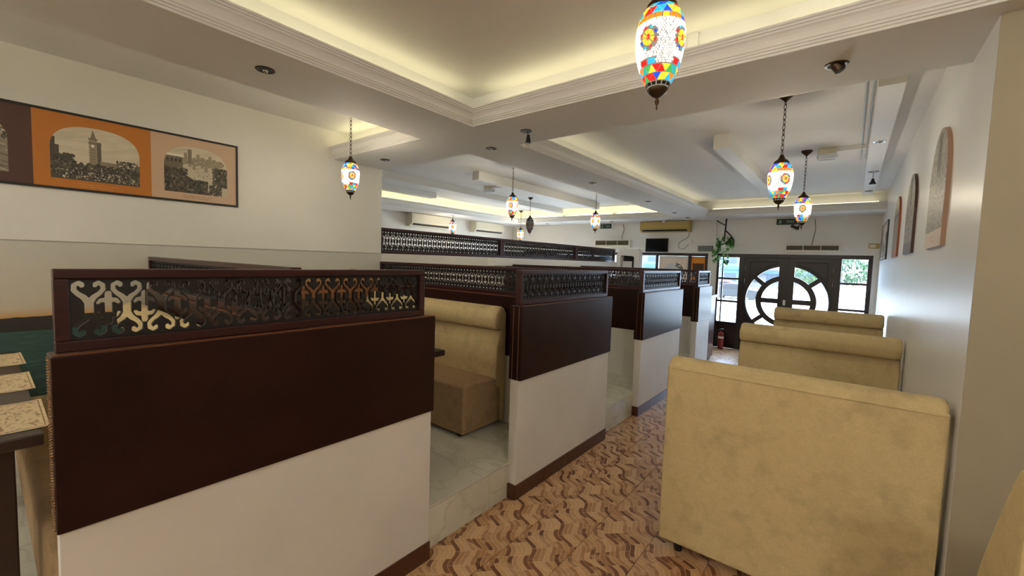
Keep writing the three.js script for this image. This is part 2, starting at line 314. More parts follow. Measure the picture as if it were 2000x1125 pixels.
function contour(caps, x0, x1, y0, y1, n) {        // outlines of a union of strokes by marching squares
  const h = (x1 - x0) / n, m = Math.ceil((y1 - y0) / h), f = [];
  for (let j = 0; j <= m; j++) { f.push([]); for (let i = 0; i <= n; i++) { let d = 9; for (const [a, b] of caps) d = Math.min(d, sdCap(x0 + i * h, y0 + j * h, a, b)); f[j].push(d); } }
  const seg = new Map(), pt = (i, j, k, l) => { const a = f[j][i], b = f[l][k], t = a / (a - b); return [x0 + (i + (k - i) * t) * h, y0 + (j + (l - j) * t) * h]; };
  const key = (p) => p[0].toFixed(5) + ',' + p[1].toFixed(5);
  for (let j = 0; j < m; j++) for (let i = 0; i < n; i++) {
    const c = [[i, j], [i + 1, j], [i + 1, j + 1], [i, j + 1]], ins = c.map(([x, y]) => f[y][x] < 0), out = [];
    for (let e = 0; e < 4; e++) if (ins[e] !== ins[(e + 1) % 4]) out.push([e, pt(...c[e], ...c[(e + 1) % 4]), ins[e]]);
    if (out.length === 2) { const [a, b] = out[0][2] ? [out[0], out[1]] : [out[1], out[0]]; seg.set(key(a[1]), [a[1], b[1]]); }
    else if (out.length === 4) for (const o of out) if (o[2]) { const nx = out.find((q) => !q[2] && (q[0] === (o[0] + 1) % 4)) ?? out.find((q) => !q[2]); seg.set(key(o[1]), [o[1], nx[1]]); }
  }
  const loops = [];
  while (seg.size) {
    const [k0, s0] = seg.entries().next().value; let k = k0, L = [];
    while (seg.has(k)) { const s = seg.get(k); seg.delete(k); L.push(s[0]); k = key(s[1]); }
    const R = L.filter((p, i) => { const a = L[(i + L.length - 1) % L.length], b = L[(i + 1) % L.length]; return Math.abs((p[0] - a[0]) * (b[1] - p[1]) - (p[1] - a[1]) * (b[0] - p[0])) > h * h * 0.02 || i % 4 === 0; });
    if (R.length > 7) loops.push(R);
  }
  return loops;
}
const LOD = [34, 16].map((n) => [contour(crossS, -0.5, 0.5, -1, 1, n), contour(scrollS, -0.5, 0.5, -1, 1, n)]);
const latCache = {};
function latticeGeo(len, hgt, lod = 0) {          // in the xy plane, centred, 14 mm thick
  const id = len.toFixed(3) + hgt.toFixed(3) + lod; if (latCache[id]) return latCache[id];
  const n = Math.round(len / 0.079), p = len / n, sy = hgt / 2.1;
  const sh = new THREE.Shape([[-len / 2, -hgt / 2], [len / 2, -hgt / 2], [len / 2, hgt / 2], [-len / 2, hgt / 2]].map((q) => new THREE.Vector2(...q)));
  for (let i = 0; i < n; i++) {
    const c = -len / 2 + (i + 0.5) * p;
    if (i) for (const L of LOD[lod][0]) sh.holes.push(new THREE.Path(L.map(([x, y]) => new THREE.Vector2(c - p / 2 + x * p, y * sy))));
    for (const L of LOD[lod][1]) sh.holes.push(new THREE.Path(L.map(([x, y]) => new THREE.Vector2(c + x * p, y * sy))));
  }
  return latCache[id] = new THREE.ExtrudeGeometry(sh, { depth: 0.014, bevelEnabled: false }).translate(0, 0, -0.007);
}
// a screen of lattice in a frame; local x runs along it, base at y = 0
function screen(parent, x0, x1, y0, y1, lod = 0, e = 0.03, t = 0.045) {
  const top = 0.027, bot = 0.032;
  obj('frame_rail', rb(x0, x1, y1 - top, y1, -t / 2, t / 2, 0.004), M.frame, parent);
  obj('frame_rail', rb(x0, x1, y0, y0 + bot, -t / 2, t / 2, 0.004), M.frame, parent);
  for (const [a, b] of [[x0, x0 + e], [x1 - e, x1]]) obj('frame_stile', rb(a, b, y0 + bot * 0.98, y1 - top * 0.98, -t / 2, t / 2, 0.004), M.frame, parent);
  const g = latticeGeo(x1 - x0 - 2 * e, y1 - y0 - top - bot, lod).clone().translate((x0 + x1) / 2, (y0 + bot + y1 - top) / 2, 0);
  obj('lattice', g, M.lattice, parent);
}
// ---------------------------------------------------------------- booth partitions
const PB = 0.81, PT = 1.303, PG = 1.538;
function aislePartition(z0, z1, label, lod) {      // local x = towards the door, local +z = towards the aisle
  const L = z0 - z1, t = thing('booth_partition', label, 'partition', [-1.695, 0, z0], Math.PI / 2, 'partitions between aisle and booths');
  obj('white_base', bx(0.006, L - 0.006, 0, PB, -0.036, 0.034), M.paintWhite, t);
  obj('brown_panel', rb(0, L, PB, PT, -0.05, 0.05, 0.004), M.panel, t);
  obj('panel_edge', bx(0.004, L - 0.004, PT - 0.001, PT + 0.004, 0.026, 0.047), M.edge, t);
  for (const q of [-0.022, 0.024]) {
    const g = []; for (let i = 0; i < 62; i++) g.push(new THREE.SphereGeometry(0.0035, 5, 3).translate(-0.0005, PB + 0.006 + i * 0.0078, q));
    const o = obj('nail_strip', g, M.brass, t); o.userData.label = 'vertical row of brass upholstery nails';
  }
  screen(t, 0.012, L - 0.05, PT + 0.004, PG, lod);
  const n = Math.max(2, Math.round(L / 0.34));
  for (let i = 0; i < n; i++) obj('skirting_tile', bx(i * L / n + 0.0015 - (i ? 0 : 0.008), (i + 1) * L / n - 0.0015, 0, 0.098, 0.034, 0.042), M.skirt, t);
  obj('skirting_tile', bx(-0.008, 0.006, 0, 0.098, -0.036, 0.033), M.skirt, t);
  return t;
}
aislePartition(-0.112, -1.452, 'long brown and white booth partition whose panel fills the foreground beside the placemat table', 0);
aislePartition(-2.19, -3.525, 'booth partition with dark brown panel just past the booth with the cream sofa', 0);
aislePartition(-4.285, -5.58, 'booth partition whose brown panel mirrors blue daylight', 1);
aislePartition(-6.33, -7.02, 'shortest looking booth partition next to the reception desk', 1);
function crossPartition(z, label, lod) {
  const L = -1.745 - XL, t = thing('cross_partition', label, 'partition', [XL, 0, z], 0, 'partitions between neighbouring booths');
  obj('white_base', bx(0.001, L, PL, PB, -0.036, 0.036), M.paintWhite, t);
  obj('brown_panel', rb(0.001, L, PB, PT, -0.045, 0.045, 0.004), M.panel, t);
  obj('panel_edge', bx(0.004, L - 0.004, PT - 0.001, PT + 0.004, 0.022, 0.043), M.edge, t);
  screen(t, 0.004, L - 0.004, PT + 0.004, PG + 0.006, lod);
}
crossPartition(-0.8, 'lattice topped cross partition behind the placemat booth', 0);
crossPartition(-2.76, 'lattice topped cross partition behind the cream booth sofa', 0);
crossPartition(-4.93, 'lattice topped cross partition behind the blue lit panel', 1);
crossPartition(-6.95, 'lattice topped cross partition closest to the reception desk', 1);
// lattice wall on the low left wall
{
  const zs = [-2.75, -4.86, -7.05, -8.72], names = ['lattice screen beside the end of the cream wall', 'lattice screen in the middle of the low wall', 'lattice screen at the window end of the low wall'];
  for (let i = 0; i < 3; i++) {
    const t = thing('lattice_screen', names[i], 'lattice screen', [XL - 0.06, 1.632, zs[i]], Math.PI / 2, 'lattice screens on the low left wall');
    screen(t, 0, zs[i] - zs[i + 1], 0, 0.285, 1, 0.045, 0.06);
  }
}
tag(obj('wall_trunking', rb(XL, XL + 0.13, 1.515, 1.63, -4.5, -8.55, 0.006), M.white), 'long white trunking box under the lattice screens', 'trunking');

// ---------------------------------------------------------------- sofas
function profileX(pts, x0, x1, bev = 0.015) {       // extrude an outline of (z, y) along x
  const sh = new THREE.Shape(); sh.setFromPoints(new THREE.SplineCurve([...pts, pts[0]].map((p) => new THREE.Vector2(...p))).getPoints(pts.length * 3).slice(0, -1));
  const g = new THREE.ExtrudeGeometry(sh, { depth: x1 - x0 - 2 * bev, bevelEnabled: true, bevelThickness: bev, bevelSize: bev, bevelOffset: -bev, bevelSegments: 3 });
  const m = new THREE.Matrix4().makeBasis(new THREE.Vector3(0, 0, 1), new THREE.Vector3(0, 1, 0), new THREE.Vector3(-1, 0, 0));   // shape x -> z, extrusion -> -x
  return g.applyMatrix4(m).translate(x1 - bev, 0, 0);
}
// back at z = 0, front towards +z, base at y = 0
function makeSofa(name, label, group, { W, H, seatH, roll, D, foot, seatMat, tb = 0.1 }) {
  const t = thing(name, label, 'sofa', [0, 0, 0], 0, group), w = W / 2;
  obj('back_panel', rb(-w, w, foot, H - 0.045, 0, 0.05, 0.012, 3), M.cream, t);
  obj('backrest', profileX([[0.03, seatH - 0.1], [0.03, (seatH + H) / 2], [0.03, H - roll + 0.01], [tb * 0.6, H - roll + 0.008], [tb - 0.012, H - roll - 0.025], [tb + 0.006, H - roll - 0.1], [tb + 0.02, (seatH + H) / 2 - 0.04], [tb + 0.03, seatH + 0.08], [tb + 0.024, seatH - 0.06], [tb * 0.6, seatH - 0.1]], -w, w, 0.016), M.cream, t);
  const q = H - roll;
  obj('head_roll', profileX([[0.004, q + 0.03], [0.002, H - 0.07], [0.016, H - 0.022], [0.06, H - 0.001], [tb + 0.01, H - 0.016], [tb + 0.05, H - 0.06], [tb + 0.056, q + 0.07], [tb + 0.034, q + 0.018], [tb * 0.7, q + 0.002], [tb * 0.3, q + 0.004]], -w, w, 0.026), M.cream, t);
  obj('piping', [tube([[-w + 0.012, H - 0.056, -0.001], [0, H - 0.057, -0.002], [w - 0.012, H - 0.056, -0.001]], 0.0042, 12, 6), tube([[-w + 0.006, foot + 0.01, 0.002], [-w + 0.005, H * 0.5, 0.002], [-w + 0.012, H - 0.056, 0]], 0.0035, 10, 6), tube([[w - 0.006, foot + 0.01, 0.002], [w - 0.005, H * 0.5, 0.002], [w - 0.012, H - 0.056, 0]], 0.0035, 10, 6)], M.cream, t);
  obj('seat', rb(-w + 0.002, w - 0.002, foot, seatH, 0.05, D, 0.022, 3), seatMat, t);
  for (const [sx, sz] of [[-1, 0], [1, 0], [-1, 1], [1, 1]]) obj('foot', cyl(0.026, 0.02, foot + 0.002, sx * (w - 0.09), foot / 2, sz ? D - 0.06 : 0.07, 12), M.black, t);
  return t;
}
{
  const w = 1.095, cx = (-0.752 + 0.343) / 2;
  const A = makeSofa('aisle_sofa', 'cream velvet sofa seen from behind, its stained plain back towards the room', 'sofas along the right wall', { W: w, H: 1.1, seatH: 0.45, roll: 0.17, D: 0.56, foot: 0.07, seatMat: M.cream });
  A.position.set(cx, 0, -2.346); A.rotation.y = Math.PI;
  dup(A, [cx, 0, -4.42], 0, 'cream velvet sofa facing the stained sofa back, with a padded head roll');
  dup(A, [cx, 0, -6.62], 0, 'cream velvet sofa closest to the arched door');
  const g = [[0.0, 0.05], [-0.03, 0.6], [0.02, 0.95], [0.1, 1.1], [0.2, 1.135], [0.285, 1.08], [0.22, 0.93], [0.03, 0.66], [-0.1, 0.44], [-0.12, 0.2], [-0.1, 0.05]];
  const D = thing('corner_sofa', 'cream velvet sofa end with a rounded raked back before the taupe wall', 'sofa', [0.36, 0, -1.9]);
  obj('backrest', profileX([[0.38, 0.06], [0.38, 0.6], [0.38, 0.98], [0.37, 1.1], [0.3, 1.135], [0.235, 1.06], [0.14, 0.92], [0.0, 0.68], [-0.05, 0.44], [-0.05, 0.2], [-0.05, 0.06]], 0.0, 1.3, 0.03), M.cream, D);
  obj('seat', rb(0.01, 1.29, 0.06, 0.42, -0.32, 0.1, 0.03, 3), M.cream, D);
  for (const [x, z] of [[0.1, -0.25], [1.2, -0.25], [0.1, 0.3], [1.2, 0.3]]) obj('foot', cyl(0.026, 0.02, 0.062, x, 0.03, z, 12), M.black, D);
}
{
  const x0 = XL + 0.02, x1 = -2.19, o = { W: x1 - x0, H: 0.985, seatH: 0.405, roll: 0.2, D: 0.475, foot: 0.03, seatMat: M.taupe, tb: 0.09 }, cx = (x0 + x1) / 2;
  const s = makeSofa('booth_sofa', 'cream and taupe booth sofa visible through the gap in the partitions, facing the table end', 'booth sofas', o);
  s.position.set(cx, PL, -2.7);  s.rotation.y = 0;
  const q0 = XL + 0.02, q1 = -1.765, q = makeSofa('booth_sofa', 'cream and taupe booth sofa with a deep seat beside the placemat table', 'booth sofas', { ...o, W: q1 - q0, D: 0.63 });
  q.position.set((q0 + q1) / 2, PL, -0.74);
  dup(s, [cx, PL, -0.86], Math.PI, 'cream and taupe booth sofa with its back to the placemat booth');
  dup(s, [cx, PL, -2.82], Math.PI, 'cream and taupe booth sofa behind the partition next to the see-through gap');
}

// ---------------------------------------------------------------- tables and placemats
function makeTable(label, z0, z1, x0, x1, panel) {
  const t = thing('booth_table', label, 'table', [(x0 + x1) / 2, PL, (z0 + z1) / 2], 0, 'dark booth tables'), w = Math.abs(x1 - x0) / 2, d = Math.abs(z1 - z0) / 2;
  obj('table_top', rb(-w, w, 0.712, 0.75, -d, d, 0.005), M.table, t);
  obj('apron', bx(-w + 0.12, w - 0.12, 0.65, 0.712, -d + 0.1, d - 0.1), M.black, t);
  if (panel) obj('end_panel', rb(w - 0.16, w - 0.12, 0, 0.68, -d + 0.06, d - 0.06, 0.006), M.table, t);
  for (const s of [-1, 1]) { obj('pedestal', rb(s * w * 0.55 - 0.05, s * w * 0.55 + 0.05, 0.03, 0.66, -0.11, 0.11, 0.01), M.black, t); obj('foot_plate', rb(s * w * 0.55 - 0.12, s * w * 0.55 + 0.12, 0, 0.032, -0.25, 0.25, 0.01), M.black, t); }
}
makeTable('dark table set with paper placemats against the mural of water', -0.118, 0.56, -2.02, -3.72, true);
makeTable('dark table in the booth of the see-through gap', -1.24, -1.925, -2.08, -3.72);
const matTex = canvasTex(512, 384, (g, w, h) => {
  g.fillStyle = '#d8c29a'; g.fillRect(0, 0, w, h);
  for (let i = 0; i < 260; i++) { g.fillStyle = `rgba(${110 + rnd() * 40 | 0},${82 + rnd() * 30 | 0},${48 + rnd() * 20 | 0},${0.15 + rnd() * 0.4})`; const x = rr(30, w - 30), y = rr(30, h - 30); g.beginPath(); g.ellipse(x, y, rr(3, 22), rr(2, 9), rnd() * 3, 0, 7); g.fill(); }
  g.strokeStyle = '#8a6a40'; g.lineWidth = 5; g.strokeRect(16, 16, w - 32, h - 32);
  for (let i = 0; i < 90; i++) { g.strokeStyle = 'rgba(90,64,36,0.6)'; g.lineWidth = rr(1, 4); const e = rnd() < 0.5, x = e ? rr(10, w - 10) : (rnd() < 0.5 ? rr(4, 40) : rr(w - 40, w - 4)), y = e ? (rnd() < 0.5 ? rr(4, 40) : rr(h - 40, h - 4)) : rr(10, h - 10); g.beginPath(); g.moveTo(x, y); g.lineTo(x + rr(-20, 20), y + rr(-14, 14)); g.stroke(); }
});
M.mat = std({ map: matTex, roughness: 0.7 });
[[-2.09, -2.48, 'placemat at the open end of the dark table'], [-2.685, -3.06, 'placemat in the middle of the row on the dark table'], [-3.275, -3.64, 'placemat closest to the mural on the dark table']].forEach(([a, b, label], i) => {
  const sh = new THREE.PlaneGeometry(0.3, Math.abs(b - a), 8, 8).rotateX(-Math.PI / 2), p = sh.attributes.position;
  for (let k = 0; k < p.count; k++) p.setY(k, 0.001 + 0.003 * Math.max(0, Math.abs(p.getX(k)) - 0.11) / 0.04);
  sh.computeVertexNormals();
  const o = obj('paper_placemat', sh, M.mat, scene, true); o.position.set((a + b) / 2, PL + 0.7505, 0.012); o.rotation.y = Math.PI / 2 + 0.01 * (i - 1); tag(o, 'printed beige paper ' + label, 'placemat', 'paper placemats on the dark table');
});

// ---------------------------------------------------------------- murals and pictures
function flat(name, label, cat, w, h, th, tex, pos, turn, frame, group) {   // picture facing local +z
  const t = thing(name, label, cat, pos, turn, group), m = std({ map: tex, roughness: 0.55 });
  obj('print', new THREE.PlaneGeometry(w, h).translate(0, 0, th + 0.0005), m, t, true);
  obj('backing', bx(-w / 2, w / 2, -h / 2, h / 2, 0, th), frame ?? M.white, t);
  return t;
}
const muralA = canvasTex(1024, 640, (g, w, h) => {
  const sky = g.createLinearGradient(0, 0, 0, h * 0.46); sky.addColorStop(0, '#c6c3ba'); sky.addColorStop(0.85, '#c2b9a6'); sky.addColorStop(1, '#c48a4a'); g.fillStyle = sky; g.fillRect(0, 0, w, h * 0.47);
  g.fillStyle = '#2a2621'; g.beginPath(); g.moveTo(0, h * 0.5); for (let x = 0; x <= w; x += 8) g.lineTo(x, h * (0.452 - 0.02 * fbm(x / 60, 1.5, 64, 4, 301))); g.lineTo(w, h * 0.53); g.lineTo(0, h * 0.53); g.fill();
  const water = g.createLinearGradient(0, h * 0.52, 0, h); water.addColorStop(0, '#33514c'); water.addColorStop(1, '#2c4440'); g.fillStyle = water; g.fillRect(0, h * 0.525, w, h);
  for (let i = 0; i < 700; i++) { g.fillStyle = `rgba(${rnd() < 0.5 ? '20,40,40' : '120,140,125'},${rr(0.1, 0.35)})`; g.fillRect(rr(0, w), rr(h * 0.53, h), rr(10, 70), rr(1, 3)); }
});
const muralB = canvasTex(1024, 640, (g, w, h) => {
  g.fillStyle = '#c6c3ba'; g.fillRect(0, 0, w, h);
  for (let k = 0; k < 3; k++) { g.fillStyle = ['#a5794c', '#8a5a34', '#4a3626'][k]; g.beginPath(); g.moveTo(0, h); for (let x = 0; x <= w; x += 6) g.lineTo(x, h * (0.17 + k * 0.13 + 0.06 * (0.5 - fbm(x / 70, k * 3.1, 64, 4, 311)))); g.lineTo(w, h); g.fill(); }
  for (let i = 0; i < 500; i++) { g.fillStyle = `rgba(${rnd() < 0.5 ? '205,150,90' : '50,36,26'},${rr(0.1, 0.4)})`; g.fillRect(rr(0, w), rr(h * 0.25, h), rr(6, 40), rr(2, 8)); }
});
flat('wall_mural', 'mural of an orange dusk over dark hills and teal water', 'mural', 2.0, 1.08, 0.004, muralA, [XL, 1.088, 0.205], Math.PI / 2);
flat('wall_mural', 'mural of brown mesas behind the second booth', 'mural', 1.96, 1.08, 0.004, muralB, [XL, 1.088, -1.777], Math.PI / 2);
// sepia views, drawn simply
function sepia(g, x, y, w, h, kind) {
  g.save(); g.beginPath(); g.moveTo(x, y + h); g.lineTo(x, y + w * 0.42 * Math.min(1, h / w)); g.quadraticCurveTo(x + w * 0.02, y, x + w / 2, y); g.quadraticCurveTo(x + w * 0.98, y, x + w, y + w * 0.42 * Math.min(1, h / w)); g.lineTo(x + w, y + h); g.closePath(); g.clip();
  g.fillStyle = '#c9bda6'; g.fillRect(x, y, w, h);
  for (let i = 0; i < 60; i++) { g.fillStyle = `rgba(${rnd() < 0.5 ? '230,222,205' : '165,152,130'},0.12)`; g.beginPath(); g.ellipse(x + rnd() * w, y + rnd() * h * 0.6, rr(20, 90), rr(4, 16), -0.2, 0, 7); g.fill(); }
  const blobs = (n, x0, x1, y0, y1, r0, r1, c) => { n *= 3; r0 *= 0.5; r1 *= 0.55; for (let i = 0; i < n; i++) { g.fillStyle = c[Math.floor(rnd() * c.length)]; g.beginPath(); g.ellipse(x + w * rr(x0, x1), y + h * rr(y0, y1), rr(r0, r1), rr(r0, r1) * 0.8, rnd() * 3, 0, 7); g.fill(); } };
  const dark = ['#3a342b', '#4a4337', '#2c2720', '#5a5244', '#6e6654', '#463f33'], mid = ['#8b7f6a', '#766b58', '#9c907a'];
  if (kind === 'tower') {
    g.fillStyle = '#8f836d'; g.fillRect(x + w * 0.41, y + h * 0.2, w * 0.09, h * 0.55); g.fillStyle = '#5f5646'; g.fillRect(x + w * 0.5, y + h * 0.25, w * 0.045, h * 0.5);
    g.fillStyle = '#7d725e'; g.beginPath(); g.moveTo(x + w * 0.425, y + h * 0.2); g.lineTo(x + w * 0.455, y + h * 0.03); g.lineTo(x + w * 0.495, y + h * 0.2); g.fill(); g.fillStyle = '#6a604f'; g.fillRect(x + w * 0.4, y + h * 0.27, w * 0.15, h * 0.02); g.fillRect(x + w * 0.4, y + h * 0.19, w * 0.11, h * 0.02);
    g.fillStyle = '#e4dccb'; g.beginPath(); g.arc(x + w * 0.452, y + h * 0.33, w * 0.018, 0, 7); g.fill(); for (let k = 0; k < 6; k++) { g.fillStyle = '#6d6350'; g.fillRect(x + w * 0.425, y + h * (0.4 + k * 0.055), w * 0.055, h * 0.012); }
    g.fillStyle = '#857962'; g.fillRect(x + w * 0.53, y + h * 0.6, w * 0.22, h * 0.14);
    g.fillStyle = '#4a4236'; g.fillRect(x, y + h * 0.26, w * 0.05, h * 0.5); g.fillRect(x, y + h * 0.4, w * 0.09, h * 0.4);
    g.fillStyle = '#4a4337'; g.fillRect(x, y + h * 0.8, w, h * 0.2); g.fillStyle = '#6e6654'; g.fillRect(x, y + h * 0.9, w, h * 0.03); blobs(70, 0, 0.25, 0.55, 0.9, 6, 26, dark); blobs(200, 0, 1, 0.68, 0.92, 5, 22, dark); blobs(60, 0.72, 1, 0.55, 0.85, 4, 18, dark); blobs(60, 0.05, 0.98, 0.82, 0.97, 3, 9, ['#d5cbb6', '#b8ad97', '#3a342b']);
  } else if (kind === 'square') {
    g.fillStyle = '#beb29a'; g.fillRect(x, y + h * 0.36, w, h * 0.64); blobs(120, 0.1, 0.95, 0.22, 0.38, 5, 14, mid); g.fillStyle = '#94886f'; for (let k = 0; k < 9; k++) g.fillRect(x + w * (0.3 + k * 0.065), y + h * (0.14 + 0.05 * ((k * 7) % 3)), w * 0.05, h * 0.24);
    g.fillStyle = '#7d715c'; g.fillRect(x + w * 0.36, y + h * 0.06, w * 0.06, h * 0.3); g.fillStyle = '#6c6250'; g.fillRect(x, y + h * 0.22, w * 0.28, h * 0.26); g.fillStyle = '#e0d8c6'; g.fillRect(x + w * 0.02, y + h * 0.2, w * 0.27, h * 0.05); g.fillStyle = '#3c352b'; for (let k = 0; k < 4; k++) g.fillRect(x + w * (0.04 + k * 0.06), y + h * 0.3, w * 0.03, h * 0.07);
    g.fillStyle = '#4a4337'; g.beginPath(); g.moveTo(x, y + h * 0.55); g.lineTo(x + w * 0.3, y + h * 0.6); g.lineTo(x + w * 0.66, y + h * 0.85); g.lineTo(x + w * 0.7, y + h); g.lineTo(x, y + h); g.fill(); blobs(160, 0, 0.34, 0.5, 1, 8, 26, dark); blobs(160, 0.2, 0.66, 0.72, 1, 8, 24, dark); blobs(110, 0.76, 1, 0.4, 0.78, 6, 22, dark); blobs(60, 0.7, 0.9, 0.78, 1, 5, 16, dark); blobs(14, 0.45, 0.7, 0.45, 0.7, 3, 6, ['#3a342b']);
  } else if (kind === 'shore') { g.fillStyle = '#857a66'; g.fillRect(x, y + h * 0.35, w, h * 0.65); blobs(130, 0, 1, 0.25, 0.45, 5, 18, dark); for (let i = 0; i < 90; i++) { g.fillStyle = rnd() < 0.5 ? 'rgba(210,200,180,0.4)' : 'rgba(60,52,42,0.4)'; g.save(); g.translate(x + rnd() * w, y + h * rr(0.45, 1)); g.rotate(0.2); g.fillRect(0, 0, rr(20, 90), rr(2, 8)); g.restore(); } }
  else { g.fillStyle = '#8f887a'; g.fillRect(x, y, w, h); blobs(120, 0, 1, 0.05, 0.4, 10, 30, ['#989080', '#a39b8a', '#857d6c']); blobs(140, 0, 1, 0.3, 0.6, 6, 24, mid); g.fillStyle = '#5f584a'; g.fillRect(x + w * 0.42, y + h * 0.08, w * 0.2, h * 0.4); blobs(140, 0, 1, 0.45, 1, 6, 26, ['#7a7263', '#5c5548', '#8a8271', '#4a443a']); blobs(40, 0.1, 0.9, 0.6, 1, 3, 12, ['#cfc7b4', '#3c372f']); }
  g.restore();
}
const strip = canvasTex(2048, 400, (g, w, h) => {
  const cap = (x, c) => { g.fillStyle = c; g.font = '11px sans-serif'; for (const [i, n] of [[0, 30], [1, 24]]) for (let k = 0; k < n; k++) if ((k * 7 + i) % 6) g.fillRect(x - n * 3.4 + k * 6.8, h * (0.925 + i * 0.03), 5, 3); };
  const k = w / 2.06;
  const P = [[0, 0.93, '#4d2e22', 'shore'], [0.93, 1.51, '#b9701f', 'tower'], [1.51, 2.06, '#c6a68a', 'square']];
  for (const [a, b, c, kind] of P) { g.fillStyle = c; g.fillRect(a * k, 0, (b - a) * k + 1, h); const m = kind === 'shore' ? [a + 0.28, b - 0.1] : [a + 0.075, b - 0.065]; sepia(g, m[0] * k, h * 0.13, (m[1] - m[0]) * k, h * 0.75, kind); cap((m[0] + m[1]) / 2 * k, kind === 'square' ? '#8a5a34' : '#d9a060'); }
});
{
  const z1 = -1.362, y0 = 1.967, y1 = 2.464, w = 2.06, t = thing('picture_strip', 'long black framed strip of three sepia city views on brown, orange and beige', 'picture', [XL + 0.012, (y0 + y1) / 2, z1 + w / 2], Math.PI / 2), h = y1 - y0, e = 0.014;
  obj('print', new THREE.PlaneGeometry(w - 2 * e, h - 2 * e).translate(0, 0, 0.008), std({ map: strip, roughness: 0.5 }), t, true);
  for (const [a, b, c, d] of [[-w / 2, w / 2, h / 2 - e, h / 2], [-w / 2, w / 2, -h / 2, -h / 2 + e], [-w / 2, -w / 2 + e, -h / 2 + e, h / 2 - e], [w / 2 - e, w / 2, -h / 2 + e, h / 2 - e]]) obj('frame_bar', bx(a, b, c, d, 0, 0.014), M.black, t);
  obj('backing', bx(-w / 2 + e, w / 2 - e, -h / 2 + e, h / 2 - e, 0, 0.007), M.black, t);
}
// arched pictures on the right wall
function archPic(z0, z1, y0, y1, kind, bg, edge, label) {
  const w = Math.abs(z1 - z0), h = y1 - y0, sh = new THREE.Shape(); sh.moveTo(-w / 2, 0); sh.lineTo(w / 2, 0); sh.lineTo(w / 2, h - w / 2); sh.absarc(0, h - w / 2, w / 2, 0, Math.PI); sh.lineTo(-w / 2, 0);
  const t = thing('arched_picture', label, 'picture', [XR, y0, (z0 + z1) / 2], -Math.PI / 2, 'arched pictures on the right wall');
  const tex = canvasTex(384, 700, (g, W, H) => { g.fillStyle = bg; g.fillRect(0, 0, W, H); sepia(g, 0, -20, W, H * 0.86 + 20, kind); g.fillStyle = 'rgba(70,50,40,0.7)'; for (let k = 0; k < 9; k++) g.fillRect(W * 0.36 + k * 12, H * 0.91, 8, 4); for (let k = 0; k < 6; k++) g.fillRect(W * 0.41 + k * 12, H * 0.945, 8, 4); });
  const g = new THREE.ShapeGeometry(sh, 24), p = g.attributes.position, uv = g.attributes.uv; for (let i = 0; i < p.count; i++) uv.setXY(i, p.getX(i) / w + 0.5, p.getY(i) / h);
  obj('print', g.translate(0, 0, 0.0185), std({ map: tex, roughness: 0.45 }), t, true);
  obj('board', new THREE.ExtrudeGeometry(sh, { depth: 0.018, bevelEnabled: false, curveSegments: 24 }), std({ color: edge, roughness: 0.5 }), t);
}
archPic(-3.02, -3.6, 1.745, 2.39, 'street', '#c9b6a4', '#b08d78', 'arched grey street view on a beige board, closest to the taupe wall');
archPic(-4.4, -5.0, 1.753, 2.39, 'street', '#5d5048', '#4a3028', 'arched dark bordered street view, middle of the arched pictures');
archPic(-5.75, -6.35, 1.762, 2.395, 'shore', '#a86e3c', '#8a4a2c', 'arched view with an orange foot, nearest the framed picture');
{
  const tex = canvasTex(512, 320, (g, w, h) => { g.fillStyle = '#cbb8a6'; g.fillRect(0, 0, w, h); sepia(g, 20, 20, 140, h - 40, 'street'); sepia(g, 180, 20, 150, h - 40, 'tower'); sepia(g, 350, 20, 140, h - 40, 'shore'); });
  const t = flat('framed_picture', 'thin framed picture of three small views by the entrance', 'picture', 1.3, 0.5, 0.012, tex, [XR, 2.035, -8.15], -Math.PI / 2, M.white);
  for (const [a, b, c, d] of [[-0.66, 0.66, 0.25, 0.262], [-0.66, 0.66, -0.262, -0.25], [-0.66, -0.65, -0.25, 0.25], [0.65, 0.66, -0.25, 0.25]]) obj('frame_bar', bx(a, b, c, d, 0, 0.018), M.black, t);
}

// ---------------------------------------------------------------- mosaic pendant lamps
const COL = { red: '#d8201c', orange: '#f07a1c', yellow: '#f6c02c', blue: '#1c49c8', sky: '#28a0d0', teal: '#2f9a9a', green: '#3f9a4a', white: '#ffffff', smoke: '#2a2320' };
const lit = {}, dull = {};
for (const [k, c] of Object.entries(COL)) {
  const q = new THREE.Color(c);
  lit[k] = std({ color: q, emissive: k === 'white' ? new THREE.Color(1, 0.95, 0.83) : q, emissiveIntensity: k === 'smoke' ? 0.02 : k === 'white' ? 0.95 : 0.6, roughness: 0.25 });
  dull[k] = std({ color: q.clone().multiplyScalar(0.35), roughness: 0.25 });
}
const LR = [[0.040, 0.128], [0.055, 0.112], [0.067, 0.086], [0.0735, 0.054], [0.075, 0.02], [0.0715, -0.018], [0.0635, -0.054], [0.052, -0.087], [0.039, -0.113], [0.030, -0.130]];   // radius, height
const lampCurve = new THREE.CatmullRomCurve3(LR.map(([r, y]) => new THREE.Vector3(r, y, 0)));
const sOf = (t, off = 0) => { const p = lampCurve.getPoint(t), q = lampCurve.getTangent(t); return [p.x + off * -q.y, p.y + off * q.x]; };
const onLamp = (th, t, off) => { const [r, y] = sOf(Math.max(0, Math.min(1, t)), off); return new THREE.Vector3(r * Math.cos(th), y, r * Math.sin(th)); };
